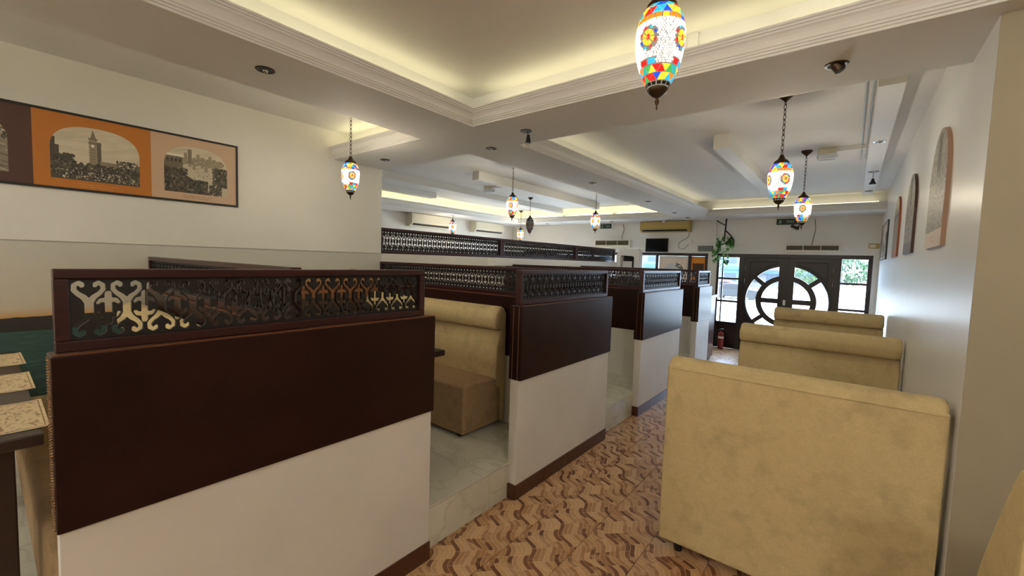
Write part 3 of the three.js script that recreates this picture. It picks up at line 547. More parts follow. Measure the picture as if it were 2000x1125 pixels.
function piece(pts) {                               // pts: [theta, t] outline; a thin raised chip
  const c = pts.reduce((a, p) => [a[0] + p[0] / pts.length, a[1] + p[1] / pts.length], [0, 0]), k = 0.9, q = pts.map(([a, b]) => [c[0] + (a - c[0]) * k, c[1] + (b - c[1]) * k]);
  const top = q.map(([a, b]) => onLamp(a, b, 0.0022)), bot = q.map(([a, b]) => onLamp(a, b, 0.0002)), v = [], n = q.length;
  for (let i = 1; i < n - 1; i++) v.push(top[0], top[i], top[i + 1]);
  for (let i = 0; i < n; i++) { const j = (i + 1) % n; v.push(bot[i], bot[j], top[j], bot[i], top[j], top[i]); }
  const g = new THREE.BufferGeometry().setFromPoints(v); g.computeVertexNormals(); g.setAttribute('uv', new THREE.BufferAttribute(new Float32Array(v.length * 2), 2)); return g;
}
function lampPieces() {
  const big = [], chips = [], pal = ['red', 'orange', 'yellow', 'blue', 'sky', 'teal', 'yellow', 'red', 'orange', 'sky', 'blue', 'green'];
  const band = (t0, t1, n, o) => { for (let i = 0; i < n; i++) { const a = (i + o) / n * 6.28319, d = 6.28319 / n; big.push([[[a, t1], [a + d, t1], [a + d / 2, t0]], pal[Math.floor(rnd() * 12)]], [[[a + d / 2, t0], [a + d, t1], [a + 1.5 * d, t0]], pal[Math.floor(rnd() * 12)]]); } };
  band(0.05, 0.14, 13, 0); band(0.14, 0.24, 14, 0.5);
  for (let i = 0; i < 20; i++) { const a = i / 20 * 6.28319; big.push([[[a, 0.245], [a + 0.28, 0.25], [a + 0.29, 0.305], [a + 0.01, 0.30]], pal[Math.floor(rnd() * 12)]]); }
  band(0.72, 0.80, 12, 0.3); band(0.80, 0.89, 11, 0);
  for (let i = 0; i < 14; i++) { const a = i / 14 * 6.28319; if (i % 4 < 2) big.push([[[a, 0.66], [a + 0.4, 0.66], [a + 0.4, 0.715], [a, 0.715]], i % 4 ? 'red' : 'sky']); big.push([[[a, 0.9], [a + 0.36, 0.9], [a + 0.36, 0.965], [a, 0.965]], 'smoke']); }
  const med = [];
  for (let m = 0; m < 4; m++) {
    const a0 = 0.55 + m * Math.PI / 2, t0 = 0.475; med.push([a0, t0]);
    for (let k = 0; k < 8; k++) { const f = (k + 0.5) / 8 * 6.28319, e = 0.36, P = (r, ff) => [a0 + r * Math.cos(ff) * 1.0, t0 + r * Math.sin(ff) * 0.27]; big.push([[P(0.1, f - 0.25), P(0.1, f + 0.25), P(0.28, f + e * 0.9), P(0.28, f - e * 0.9)], 'yellow'], [[P(0.31, f - 0.2), P(0.31, f + 0.2), P(0.4, f + 0.17), P(0.4, f - 0.17)], ['red', 'blue', 'sky', 'red'][(k + m) % 4]]); }
    for (let k = 0; k < 3; k++) big.push([[0, 1, 2].map((q) => [a0 + 0.09 * Math.cos(k * 2.1 + q * 0.85 - 0.85) * (q === 1 ? 1 : 0.9), t0 + 0.025 * Math.sin(k * 2.1 + q * 0.85 - 0.85)]).concat([[a0, t0]]), k ? 'red' : 'orange']);
  }
  for (let r = 0; r < 20; r++) for (let i = 0; i < 54; i++) {
    const a = (i + (r % 2) * 0.5 + rr(-0.15, 0.15)) / 54 * 6.28319, t = 0.315 + r * 0.0205, d = 0.048, e = 0.0088; let ok = true;
    for (const [x, y] of med) { let dx = Math.abs(a - x) % 6.28319; dx = Math.min(dx, 6.28319 - dx); if (Math.hypot(dx, (t - y) / 0.27) < 0.42) ok = false; }
    if (ok && !(t > 0.652 && Math.floor(((a + 6.28319) % 6.28319) / 6.28319 * 14) % 4 < 2)) chips.push([[a - d, t - e * rr(0.5, 1)], [a + d * rr(0.5, 1), t - e], [a + d, t + e * rr(0.4, 1)], [a - d * rr(0.4, 1), t + e]]);
  }
  return { big, chips };
}
const LP = lampPieces();
const bodyLit = std({ color: '#4a4238', emissive: new THREE.Color(1, 0.9, 0.7), emissiveIntensity: 0.12, roughness: 0.4 }), bodyOff = std({ color: '#4a4238', roughness: 0.4 });
const chainLink = (x) => new THREE.TorusGeometry(0.0115, 0.0024, 5, 12).scale(0.75, 1.75, 1).rotateY(x);
const chipGeo = mergeGeometries(LP.chips.map(piece)), byCol = {}; for (const [o, c] of LP.big) (byCol[c] ??= []).push(piece(o)); for (const c in byCol) byCol[c] = mergeGeometries(byCol[c]);
const bodyGeo = lathe(new Array(25).fill(0).map((_, i) => sOf(i / 24)), 36);
const capGeo = lathe([[0.004, 0.185], [0.012, 0.183], [0.014, 0.17], [0.02, 0.165], [0.022, 0.155], [0.036, 0.146], [0.046, 0.135], [0.050, 0.122], [0.047, 0.120], [0.03, 0.124]], 24);
const finGeo = lathe([[0.031, -0.127], [0.034, -0.132], [0.028, -0.142], [0.016, -0.152], [0.006, -0.157], [0.004, -0.162], [0.008, -0.168], [0.006, -0.176], [0.0025, -0.181], [0.003, -0.19], [0.0005, -0.198]], 20);
function lamp(x, y, z, ceilY, label, on = true, fine = false, turn = 0, k = 1) {
  const t = thing('mosaic_lamp', label, 'pendant lamp', [x, y, z], turn, 'turkish mosaic pendant lamps'), P = on ? lit : dull; t.scale.setScalar(k); ceilY = y + (ceilY - y) / k;
  obj('glass_body', bodyGeo, on ? bodyLit : bodyOff, t);
  if (fine) for (const [o, c] of LP.big) { const q = obj('mosaic_piece', piece(o), P[c], t, true); }
  else for (const c in byCol) obj('mosaic_pieces', byCol[c], P[c], t, true).userData.kind = 'stuff';
  const ch = obj('glass_chips', chipGeo, P.white, t, true); ch.userData.kind = 'stuff';
  obj('top_cap', capGeo, M.bronze, t); obj('finial', finGeo, M.bronze, t);
  const L = [], y0 = 0.198, y1 = ceilY - y - 0.05; for (let i = 0, q = y0; q < y1; i++, q += 0.0345) L.push(chainLink((i % 2) * Math.PI / 2).translate(0, q, 0));
  obj('chain', L, M.bronze, t);
  obj('ceiling_canopy', lathe([[0.004, ceilY - y - 0.055], [0.012, ceilY - y - 0.045], [0.03, ceilY - y - 0.03], [0.048, ceilY - y - 0.012], [0.05, ceilY - y - 0.0005]], 20), M.bronze, t);
  if (on) { const l = new THREE.PointLight(new THREE.Color(1, 0.88, 0.68), BULB); l.position.set(0, 0.055, 0); l.shadow.radius = 1.5; t.add(l); }
}
lamp(-0.535, 2.305, -1.41, C, 'largest mosaic lamp, hanging under the glowing tray ceiling', true, true, 0.4);
lamp(-0.425, 2.205, -3.5, C, 'lit mosaic lamp hanging over the stained sofa booth', true, false, 1.1);
lamp(-0.425, 2.205, -5.27, C, 'lit mosaic lamp hanging in front of the exit sign', true, false, 2.2);
lamp(-3.1, 2.205, -1.835, C, 'lit mosaic lamp hanging beside the end of the cream wall', true, false, 0.2, 0.88);
lamp(-3.37, 2.275, -4.2, C, 'lit mosaic lamp hanging in front of the boxed duct over the lattice', true, false, 0.9, 0.94);
lamp(-3.3, 2.27, -6.285, C, 'lit mosaic lamp hanging next to the small exit sign', true, false, 1.9, 0.97);
lamp(-6.75, 2.268, -6.385, C, 'small looking lit mosaic lamp between the two white air conditioners', true, false, 2.9);
lamp(-6.3, 2.22, -8.2, C, 'small looking lit mosaic lamp in the back corner of the side room', true, false, 0.6);
lamp(-4.83, 2.28, -6.57, C, 'unlit dark mosaic lamp of the side room', false, false, 0.3);

// ---------------------------------------------------------------- downlights and other ceiling fittings
function downlight(x, y, z, label, kind = 0) {
  const t = thing('downlight', label, 'downlight', [x, y, z], 0, 'recessed downlights');
  obj('trim_ring', lathe([[0.03, 0], [0.032, -0.004], [0.044, -0.004], [0.047, 0]], 24), kind === 2 ? M.chrome : M.bronze, t);
  if (kind === 1) { obj('tilting_head', cyl(0.026, 0.022, 0.04, 0, 0, 0, 18).rotateZ(0.5).translate(0.006, -0.012, 0), M.bronze, t); obj('lens', cyl(0.017, 0.017, 0.003, 0, -0.021, 0, 18).rotateZ(0.5).translate(0.006, -0.012, 0), M.black, t); }
  else { obj('bezel', cyl(0.031, 0.031, 0.003, 0, -0.0005, 0, 20), M.black, t); obj('reflector_lamp', new THREE.SphereGeometry(0.014, 12, 6).translate(0, -0.002, 0), M.chrome, t); }
}
downlight(-2.4, S, -0.945, 'dark round downlight on the beam over the booths');
downlight(-0.11, S, -2.45, 'tilting bronze downlight on the cross beam near the taupe wall', 1);
downlight(-2.42, S, -2.71, 'dark round downlight where the two beams cross');
downlight(-3.58, S, -2.48, 'dark round downlight by the top of the cream wall');
downlight(-2.415, S, -4.49, 'dark round downlight, first on the beam leading to the door');
downlight(-2.4, S, -6.18, 'dark round downlight, second on the beam leading to the door');
downlight(-2.5, S, -7.7, 'dark round downlight, third on the beam leading to the door');
downlight(-2.52, S, -8.55, 'dark round downlight at the door end of the beam');
downlight(-4.2, S, -8.75, 'dark round downlight on the back soffit of the side room');
downlight(-5.9, S, -8.75, 'dark round downlight on the back soffit near the corner of the side room');
downlight(-0.75, S, -8.8, 'dark round downlight on the soffit over the door');
downlight(0.125, 2.74, -4.96, 'chrome downlight on the boxed duct along the right wall', 2);
downlight(0.125, 2.74, -7.9, 'dark downlight at the far end of the boxed duct along the right wall');
{
  const t = thing('pull_down_spot', 'black spotlight head hanging on its wire from the boxed duct', 'spotlight', [0.13, 2.74, -6.4]);
  obj('ring', lathe([[0.03, 0], [0.032, -0.004], [0.05, -0.004], [0.052, 0]], 20), M.black, t); obj('wire', cyl(0.003, 0.003, 0.09, 0, -0.045, 0, 6), M.black, t); obj('head', lathe([[0.012, -0.08], [0.014, -0.1], [0.034, -0.14], [0.033, -0.145], [0.001, -0.142]], 20), M.black, t);
  const d = thing('dangling_bulb', 'bare bulb in a black socket dangling from a hole in the cross beam', 'bulb', [-1.885, S, -2.48]);
  obj('hole_cover', cyl(0.042, 0.04, 0.006, 0, -0.003, 0, 24), M.black, d);
  obj('wire', tube([[0.01, -0.004, 0], [0.02, -0.02, 0.004], [0.022, -0.04, 0]], 0.003, 10, 6), M.black, d);
  obj('socket', cyl(0.01, 0.02, 0.055, 0.022, -0.06, 0, 14), M.black, d);
  obj('bulb', new THREE.SphereGeometry(0.026, 18, 12).translate(0.004, -0.105, 0.0), new THREE.MeshPhysicalMaterial({ color: '#f2eee2', roughness: 0.1, transmission: 0.7, thickness: 0 }), d);
}
function emergency(x, y, z, turn, label) {
  const t = thing('emergency_light', label, 'emergency light', [x, y, z], turn);
  obj('body', rb(-0.075, 0.075, -0.05, 0, -0.05, 0.05, 0.008), M.acCream, t);
  obj('lens', rb(-0.085, 0.085, -0.1, -0.045, -0.055, 0.055, 0.02), new THREE.MeshPhysicalMaterial({ color: '#eef3f6', roughness: 0.12, transmission: 0.5, thickness: 0 }), t);
  for (const q of [-0.025, 0.025]) obj('conduit', cyl(0.008, 0.008, 0.24, 0, 0, 0, 8).rotateZ(Math.PI / 2).translate(0.19, -0.012, q * 2), M.white, t);
}
emergency(-0.255, C, -5.3, 0, 'clear lensed emergency light with two conduits on the ceiling near the lamps');
emergency(-4.75, C, -5.3, 0.2, 'yellowed emergency light on the side room ceiling between the boxed ducts');
for (const x of [0.005, 0.042]) tag(obj('ceiling_conduit', bx(x - 0.004, x + 0.004, C - 0.01, C, -2.95, -5.9), x > 0.03 ? M.greyPlastic : M.greyPlastic), x > 0.03 ? 'thin grey conduit right beside the boxed duct on the ceiling' : 'thin grey conduit parallel to the one beside the boxed duct', 'conduit');
{ const t = thing('cove_hatch', 'small open hatch low on the tray wall at the corner of the beams', 'hatch', [-2.0, 2.66, N1 - TR]); obj('hatch_frame', [bx(-0.085, 0.085, 0.03, 0.036, 0, 0.02), bx(-0.085, 0.085, -0.036, -0.03, 0, 0.02), bx(-0.085, -0.079, -0.03, 0.03, 0, 0.02), bx(0.079, 0.085, -0.03, 0.03, 0, 0.02)], M.ceil, t); obj('opening', bx(-0.079, 0.079, -0.03, 0.03, 0, 0.002), std({ color: '#4d4636', roughness: 0.9 }), t); }
tag(obj('cove_batten', rb(-0.74, -0.69, S + 0.1, C, N1 - TR + 0.001, N1 - TR + 0.02, 0.004), M.ceil), 'flat vertical batten on the tray wall behind the largest lamp', 'batten');

// ---------------------------------------------------------------- air conditioners
function splitAC(x, y, z, turn, L, H, D, m, label) {
  const t = thing('air_conditioner', label, 'air conditioner', [x, y, z], turn);
  const sh = new THREE.Shape(); sh.moveTo(0, 0); sh.lineTo(D * 0.55, 0); sh.lineTo(D * 0.92, H * 0.2); sh.quadraticCurveTo(D * 1.02, H * 0.3, D, H * 0.5); sh.lineTo(D * 0.96, H * 0.92); sh.quadraticCurveTo(D * 0.95, H, D * 0.85, H); sh.lineTo(0, H);
  const g = new THREE.ExtrudeGeometry(sh, { depth: L, bevelEnabled: false }).applyMatrix4(new THREE.Matrix4().makeBasis(new THREE.Vector3(0, 0, 1), new THREE.Vector3(0, 1, 0), new THREE.Vector3(-1, 0, 0))).translate(L / 2, 0, 0);
  obj('casing', g, m, t);
  obj('front_panel', rb(-L / 2 + 0.03, L / 2 - 0.03, H * 0.36, H * 0.95, D * 0.965, D * 1.01, 0.006), m, t);
  obj('air_outlet', rb(-L / 2 + 0.05, L / 2 - 0.05, -0.01, 0.012, 0, 0.05, 0.004).rotateX(-0.5).translate(0, H * 0.1, D * 0.72), M.black, t);
  obj('louvre', rb(-L / 2 + 0.06, L / 2 - 0.06, 0, 0.008, 0, 0.045, 0.003).rotateX(-0.3).translate(0, H * 0.17, D * 0.82), m, t);
  obj('intake_grille', join(new Array(7).fill(0).map((_, i) => bx(-L / 2 + 0.04, L / 2 - 0.04, H, H + 0.003, D * (0.1 + i * 0.11), D * (0.14 + i * 0.11)))), M.greyPlastic, t);
}
splitAC(XF, 2.255, -6.16, Math.PI / 2, 1.09, 0.27, 0.21, M.acCream, 'cream split air conditioner nearer the cream wall corner');
splitAC(XF, 2.26, -8.06, Math.PI / 2, 1.05, 0.27, 0.21, M.acCream, 'cream split air conditioner nearer the back corner of the side room');
splitAC(-3.13, 2.3, ZB, 0, 1.03, 0.225, 0.2, M.acYellow, 'yellowed split air conditioner above the television');
function airCurtain(x, y, L, H, label, panels) {
  const t = thing('air_curtain', label, 'air curtain', [x, y, ZB], 0, 'air curtains on the back wall');
  obj('housing', rb(-L / 2, L / 2, 0, H, 0, 0.13, 0.01), M.acCream, t);
  for (let i = 0; i < panels; i++) { const a = -L / 2 + 0.02 + i * (L - 0.04) / panels, b = a + (L - 0.04) / panels - 0.012, p = obj('grille', bx(a, b, H * 0.3, H * 0.9, 0.128, 0.133), M.darkSlat, t); obj('slat', join(new Array(6).fill(0).map((_, k) => bx(a, b, H * (0.33 + k * 0.095), H * (0.35 + k * 0.095), 0.133, 0.138))), std({ color: '#6a603f', roughness: 0.5 }), p); }
}
airCurtain(-4.32, 1.97, 0.86, 0.17, 'cream air curtain beside the small exit sign', 3);
airCurtain(-0.55, 1.905, 0.8, 0.125, 'cream air curtain above the arched door', 3);

// ---------------------------------------------------------------- entrance door
const glass = new THREE.MeshPhysicalMaterial({ color: '#f4fbff', roughness: 0.02, transmission: 1, thickness: 0 });
const ZD = ZB - 0.06;
{
  const fr = structGroup('door_frame', 'dark wooden entrance frame'); fr.name = 'door_1'; fr.userData.label = 'dark wooden entrance with arched double door and sidelights';
  const B = (n, x0, x1, y0, y1, z0 = 0.045, z1 = -0.045) => obj(n, rb(x0, x1, y0, y1, ZD + z0, ZD + z1, 0.005), M.doorWood, fr);
  B('head_rail', DX0, DX1, DY - 0.07, DY, 0.055, -0.055); B('jamb', DX0, DX0 + 0.045, 0, DY - 0.07, 0.05, -0.05); B('jamb', DX1 - 0.06, DX1, 0, DY - 0.07, 0.05, -0.05);
  B('post', -1.7, -1.6, 0, DY - 0.07, 0.05, -0.05); B('post', -0.225, -0.125, 0, DY - 0.07, 0.05, -0.05);
  const side = (x0, x1, extra) => { B('base_panel', x0, x1, 0, 0.52, 0.03, -0.03); for (const y of [0.93, 1.38]) B('glazing_bar', x0, x1, y - 0.02, y + 0.02, 0.025, -0.025); if (extra) B('glazing_bar', x0 + 0.05, x0 + 0.075, 0.52, DY - 0.07, 0.022, -0.022); for (const [a, b] of [[0.52, 0.91], [0.95, 1.36], [1.4, DY - 0.07]]) obj('pane', bx(x0, x1, a, b, ZD - 0.003, ZD + 0.003), glass, fr); };
  side(DX0 + 0.045, -1.7, true); side(-0.125, DX1 - 0.06, false);
  // two leaves, cut through by the ring window
  const cx = -0.9125, cy = 1.0, R = 0.645, r1 = 0.475, r0 = 0.385, st = 0.12, yT = DY - 0.07;
  for (const s of [-1, 1]) {
    const leaf = new THREE.Group(); leaf.name = 'door_leaf'; leaf.position.set(cx, 0, ZD); fr.add(leaf);
    const sh = new THREE.Shape([[0.004 * s, 0.01], [0.6875 * s, 0.01], [0.6875 * s, yT], [0.004 * s, yT]].map((p) => new THREE.Vector2(...p)));
    const P = (r, a) => [s * r * Math.cos(a), cy + r * Math.sin(a)], holes = [], w = 0.038;
    const arcPts = (r, a0, a1, n = 14) => new Array(n + 1).fill(0).map((_, i) => P(r, a0 + (a1 - a0) * i / n));
    const lim = (r, off) => Math.acos(Math.min(1, off / r));   // angle at which radius r reaches the stile
    const sp = (r) => Math.asin(w / r);
    const A = 0.70;                                          // spokes at 40 degrees
    holes.push([...arcPts(R, A + sp(R), lim(R, st)), ...arcPts(r1, lim(r1, st), A + sp(r1))]);
    holes.push([...arcPts(R, -A + sp(R), A - sp(R)), ...arcPts(r1, A - sp(r1), -A + sp(r1))]);
    holes.push([...arcPts(R, -lim(R, st), -A - sp(R)), ...arcPts(r1, -A - sp(r1), -lim(r1, st))]);
    const bar = 0.045, b0 = Math.asin(bar / r0);
    holes.push([...arcPts(r0, b0, lim(r0, st)), [s * st, cy + bar]]); holes.push([...arcPts(r0, -lim(r0, st), -b0), [s * st, cy - bar]]);
    for (const h of holes) { sh.holes.push(new THREE.Path(h.map((p) => new THREE.Vector2(...p)))); const g = new THREE.ExtrudeGeometry(new THREE.Shape(h.map((p) => new THREE.Vector2(...p))), { depth: 0.006, bevelEnabled: false }).translate(0, 0, -0.003); obj('pane', g, glass, leaf); }
    obj('leaf_panel', new THREE.ExtrudeGeometry(sh, { depth: 0.05, bevelEnabled: false }).translate(0, 0, -0.025), M.doorWood, leaf);
    // raised mouldings: spandrel frame and arch
    const mo = (pts) => tube(pts.map(([x, y]) => [x, y, 0.026]), 0.009, 40, 6);
    obj('moulding', [mo([[s * 0.13, 1.72], [s * 0.4, 1.72], [s * 0.6, 1.72]]), mo([[s * 0.6, 1.72], [s * 0.6, 1.5], [s * 0.6, 1.3]]), mo(arcPts(0.7, 0.55, 1.35, 12).map(([x, y]) => [x, y]))], M.doorWood, leaf);
    obj('arch_ring', mo(arcPts(R + 0.02, -1.3, 1.38, 30)), M.doorWood, leaf);
    if (s > 0) { obj('astragal', rb(-0.022, 0.022, 0.01, yT, 0.025, 0.036, 0.004), M.doorWood, leaf); obj('astragal', rb(-0.022, 0.022, 0.01, yT, -0.036, -0.025, 0.004), M.doorWood, leaf); }
    if (s > 0) obj('lock_plate', rb(-0.03, 0.01, 0.93, 1.03, 0.036, 0.044, 0.004), M.white, leaf);
    obj('hinge', join([0.3, 1.35, 1.6].map((y) => cyl(0.008, 0.008, 0.08, s * 0.683, y, 0.03, 10))), M.chrome, leaf);
  }
}
{
  const wn = structGroup('window_1', 'dark framed front window with posters'), fy = DY;
  const B = (n, x0, x1, y0, y1) => obj(n, rb(x0, x1, y0, y1, ZD + 0.045, ZD - 0.045, 0.005), M.doorWood, wn);
  B('head_rail', WX0, WX1, fy - 0.06, fy); B('sill_rail', WX0, WX1, WY0, WY0 + 0.06);
  const xs = [WX0, -3.36, -2.66, WX1];
  for (const x of [WX0 + 0.03, -3.31, -2.63, WX1 - 0.03]) B('mullion', x - 0.03, x + 0.03, WY0 + 0.06, fy - 0.06);
  for (const [a, b] of [[WX0 + 0.06, -3.34], [-3.28, -2.66], [-2.6, WX1 - 0.06]]) obj('pane', bx(a, b, WY0 + 0.06, fy - 0.06, ZD - 0.003, ZD + 0.003), glass, wn);
  const beige = canvasTex(512, 640, (g, w, h) => { g.fillStyle = '#e3cdb6'; g.fillRect(0, 0, w, h); for (let i = 0; i < 40; i++) { g.fillStyle = 'rgba(200,170,140,0.25)'; g.fillRect(0, rnd() * h, w, 2); } g.fillStyle = '#c9c6c4'; g.beginPath(); g.ellipse(250, 330, 190, 210, 0, 0, 7); g.fill(); g.fillStyle = '#4b5145'; for (let i = 0; i < 70; i++) { const a = -1.25 + i / 70 * 1.2, r = 190 + rr(-34, 30); g.beginPath(); g.ellipse(250 + r * Math.cos(a), 330 + r * 1.1 * Math.sin(a), rr(6, 15), rr(4, 9), a + 1.2, 0, 7); g.fill(); } });
  flat('window_poster', 'beige poster with a grey disc and dark leaves in the front window', 'poster', 0.6, 0.82, 0.003, beige, [-2.97, 1.39, ZD + 0.006], 0);
  const orange = canvasTex(256, 640, (g, w, h) => { g.fillStyle = '#e08a1c'; g.fillRect(0, 0, w, h); g.fillStyle = '#4a2a14'; g.fillRect(26, 110, w - 46, 220); g.fillStyle = '#6a3a16'; for (let k = 0; k < 8; k++) g.fillRect(60 + k * 17, 366, 12, 12); });
  flat('window_poster', 'orange poster with a brown rectangle in the front window', 'poster', 0.27, 0.82, 0.003, orange, [-2.465, 1.39, ZD + 0.006], 0);
}

{
  const wn = structGroup('window_2', 'dark framed shop window of the side room'), B = (n, x0, x1, y0, y1) => obj(n, rb(x0, x1, y0, y1, ZD + 0.045, ZD - 0.045, 0.005), M.doorWood, wn);
  B('head_rail', VX0, VX1, VY1 - 0.06, VY1); B('sill_rail', VX0, VX1, VY0, VY0 + 0.06);
  for (let i = 0; i < 5; i++) { const x = VX0 + 0.03 + i * (VX1 - VX0 - 0.06) / 4; B('mullion', x - 0.03, x + 0.03, VY0 + 0.06, VY1 - 0.06); if (i < 4) obj('pane', bx(x + 0.03, x - 0.03 + (VX1 - VX0 - 0.06) / 4, VY0 + 0.06, VY1 - 0.06, ZD - 0.003, ZD + 0.003), glass, wn); }
}
// ---------------------------------------------------------------- things on the back wall
{
  const t = thing('television', 'black flat television above the front window', 'television', [-3.295, 1.88, ZB], 0.0);
  obj('screen', rb(-0.24, 0.24, 0.0, 0.29, 0.06, 0.1, 0.008), M.blackGloss, t); obj('bracket', bx(-0.08, 0.08, 0.08, 0.2, 0, 0.06), M.black, t); obj('bezel', join([bx(-0.24, 0.24, 0, 0.012, 0.1, 0.103), bx(-0.24, 0.24, 0.278, 0.29, 0.1, 0.103), bx(-0.24, -0.228, 0.012, 0.278, 0.1, 0.103), bx(0.228, 0.24, 0.012, 0.278, 0.1, 0.103)]), M.black, t);
}
function exitSign(x, y, w, h, label) {
  const tex = canvasTex(256, 96, (g, W, H) => { g.fillStyle = '#0f2416'; g.fillRect(0, 0, W, H); g.strokeStyle = '#7ea488'; g.lineWidth = 3; g.fillStyle = '#8fb49a'; g.font = 'bold 44px sans-serif'; g.textAlign = 'center'; g.fillText('EXIT', W * 0.66, H * 0.66); g.beginPath(); g.arc(48, 26, 9, 0, 7); g.fill(); g.lineWidth = 9; g.strokeStyle = '#8fb49a'; g.beginPath(); g.moveTo(46, 38); g.lineTo(40, 58); g.lineTo(56, 68); g.lineTo(50, 84); g.moveTo(40, 58); g.lineTo(22, 76); g.moveTo(28, 52); g.lineTo(46, 40); g.lineTo(64, 52); g.stroke(); });
  const t = thing('exit_sign', label, 'sign', [x, y, ZB], 0, 'exit signs');
  obj('case', rb(-w / 2, w / 2, -h / 2, h / 2, 0, 0.04, 0.005), M.white, t); obj('face', new THREE.PlaneGeometry(w - 0.016, h - 0.016).translate(0, 0, 0.041), std({ map: tex, roughness: 0.4 }), t, true);
}
exitSign(-4.53, 2.46, 0.3, 0.12, 'small dark green exit sign over the side room');
exitSign(-0.96, 2.455, 0.34, 0.125, 'dark green exit sign over the arched door');
{
  const e = thing('switch_box', 'grey switch box on the wall beside the front window', 'switch box', [-2.325, 1.962, ZB]); obj('box', rb(-0.14, 0.14, -0.055, 0.055, 0, 0.05, 0.006), M.greyPlastic, e); obj('lid', rb(-0.13, 0.13, -0.046, 0.046, 0.05, 0.056, 0.003), std({ color: '#5a625e', roughness: 0.4 }), e);
  const s = thing('wall_socket', 'small white socket under the yellowed air conditioner', 'socket', [-2.62, 2.1, ZB]); obj('plate', rb(-0.04, 0.04, -0.04, 0.04, 0, 0.02, 0.004), M.white, s); obj('plug', rb(-0.02, 0.02, -0.02, 0.02, 0.02, 0.05, 0.004), M.white, s);
  const wire = (name, label, pts, m, r) => tag(obj(name, tube(pts.map(([x, y, z]) => [x, y, ZB + (z ?? 0.008)]), r, 30, 6), m), label, 'cable');
  wire('wall_cable', 'thin grey cable looping from the yellowed air conditioner', [[-2.66, 2.31], [-2.68, 2.2], [-2.84, 2.09], [-2.86, 1.98], [-2.76, 1.95], [-2.67, 2.04]], M.greyPlastic, 0.006);
  wire('wall_cable', 'white cable from the socket to the switch box', [[-2.58, 2.09], [-2.4, 2.085], [-2.2, 2.08]], M.white, 0.007);
  wire('wall_cable', 'thin cable above the air curtain of the door', [[-0.55, 2.5], [-0.53, 2.3], [-0.56, 2.12], [-0.57, 2.03]], M.greyPlastic, 0.006);
  wire('wall_cable', 'thin cable above the side air curtain', [[-4.12, 2.5], [-4.1, 2.35], [-4.14, 2.2], [-4.12, 2.14]], M.greyPlastic, 0.006);
  tag(obj('wall_conduit', bx(-2.165, -2.145, 1.9, S, ZB, ZB + 0.02), M.white), 'vertical white conduit beside the hanging plant', 'conduit');
  const q = thing('security_light', 'yellowed emergency lamp over the corner of the entrance', 'emergency light', [0.275, 2.02, ZB]); obj('body', rb(-0.07, 0.07, -0.04, 0.04, 0, 0.06, 0.01), M.acYellow, q); obj('lens', rb(-0.06, 0.02, -0.025, 0.025, 0.06, 0.075, 0.006), M.acCream, q);
  const cam = thing('security_camera', 'small black camera under the exit sign over the arched door', 'camera', [-0.78, 2.36, ZB]); obj('mount', cyl(0.012, 0.012, 0.06, 0, 0, 0.03, 10), M.black, cam); obj('body', cyl(0.026, 0.026, 0.13, 0, 0, 0, 14).rotateZ(1.1).translate(-0.05, -0.01, 0.08), M.black, cam);
  const sn = thing('dome_sensor', 'white dome sensor on the soffit above the yellowed air conditioner', 'sensor', [-3.1, S, -8.9]); obj('base', cyl(0.04, 0.04, 0.012, 0, -0.006, 0, 20), M.white, sn); obj('dome', new THREE.SphereGeometry(0.03, 16, 10).scale(1, 1.1, 1).translate(0, -0.025, 0), M.white, sn);
}
// hanging plant
{
  const t = thing('hanging_plant', 'trailing green plant in a hanging pot beside the entrance', 'plant', [-1.93, 2.0, -9.0]);
  obj('hanger', [tube([[0, 0.53, 0], [-0.01, 0.3, 0], [-0.02, 0.1, 0]], 0.014, 12, 8), tube([[0, 0.3, 0.01], [0.08, 0.22, 0.02], [0.15, 0.12, 0.02], [0.14, 0.03, 0.02], [0.02, 0.02, 0.01]], 0.012, 24, 8), tube([[-0.17, 0.5, 0], [-0.08, 0.44, 0], [0, 0.4, 0]], 0.01, 12, 6)], M.black, t);
  obj('pot', lathe([[0.01, -0.09], [0.055, -0.09], [0.075, 0.02], [0.07, 0.02], [0.05, -0.07]], 18), M.white, t);
  const leaf = new THREE.Shape(); leaf.moveTo(0, 0); leaf.quadraticCurveTo(0.045, 0.03, 0.0, 0.115); leaf.quadraticCurveTo(-0.045, 0.03, 0, 0);
  const base = new THREE.ShapeGeometry(leaf, 4), bp = base.attributes.position; for (let i = 0; i < bp.count; i++) bp.setZ(i, -Math.abs(bp.getX(i)) * 0.5);
  const mats = [new THREE.MeshPhysicalMaterial({ color: '#4f9a3c', roughness: 0.6, transmission: 0.3, thickness: 0, side: THREE.DoubleSide }), new THREE.MeshPhysicalMaterial({ color: '#8cc060', roughness: 0.6, transmission: 0.3, thickness: 0, side: THREE.DoubleSide }), new THREE.MeshPhysicalMaterial({ color: '#2f6a30', roughness: 0.6, transmission: 0.3, thickness: 0, side: THREE.DoubleSide })];
  for (let i = 0; i < 170; i++) {
    const a = rnd() * 6.283, v = rnd(), r = 0.03 + 0.12 * Math.sqrt(rnd()), y = v < 0.6 ? rr(-0.06, 0.12) : rr(-0.34, -0.04), side = y < -0.06 ? -0.07 : 0, g = base.clone().rotateX(rr(0.3, 2.6)).rotateY(a).translate(r * Math.cos(a) + side, y, r * Math.sin(a) * 0.7);
    obj('leaf', g, mats[i % 3], t, true);
  }
}
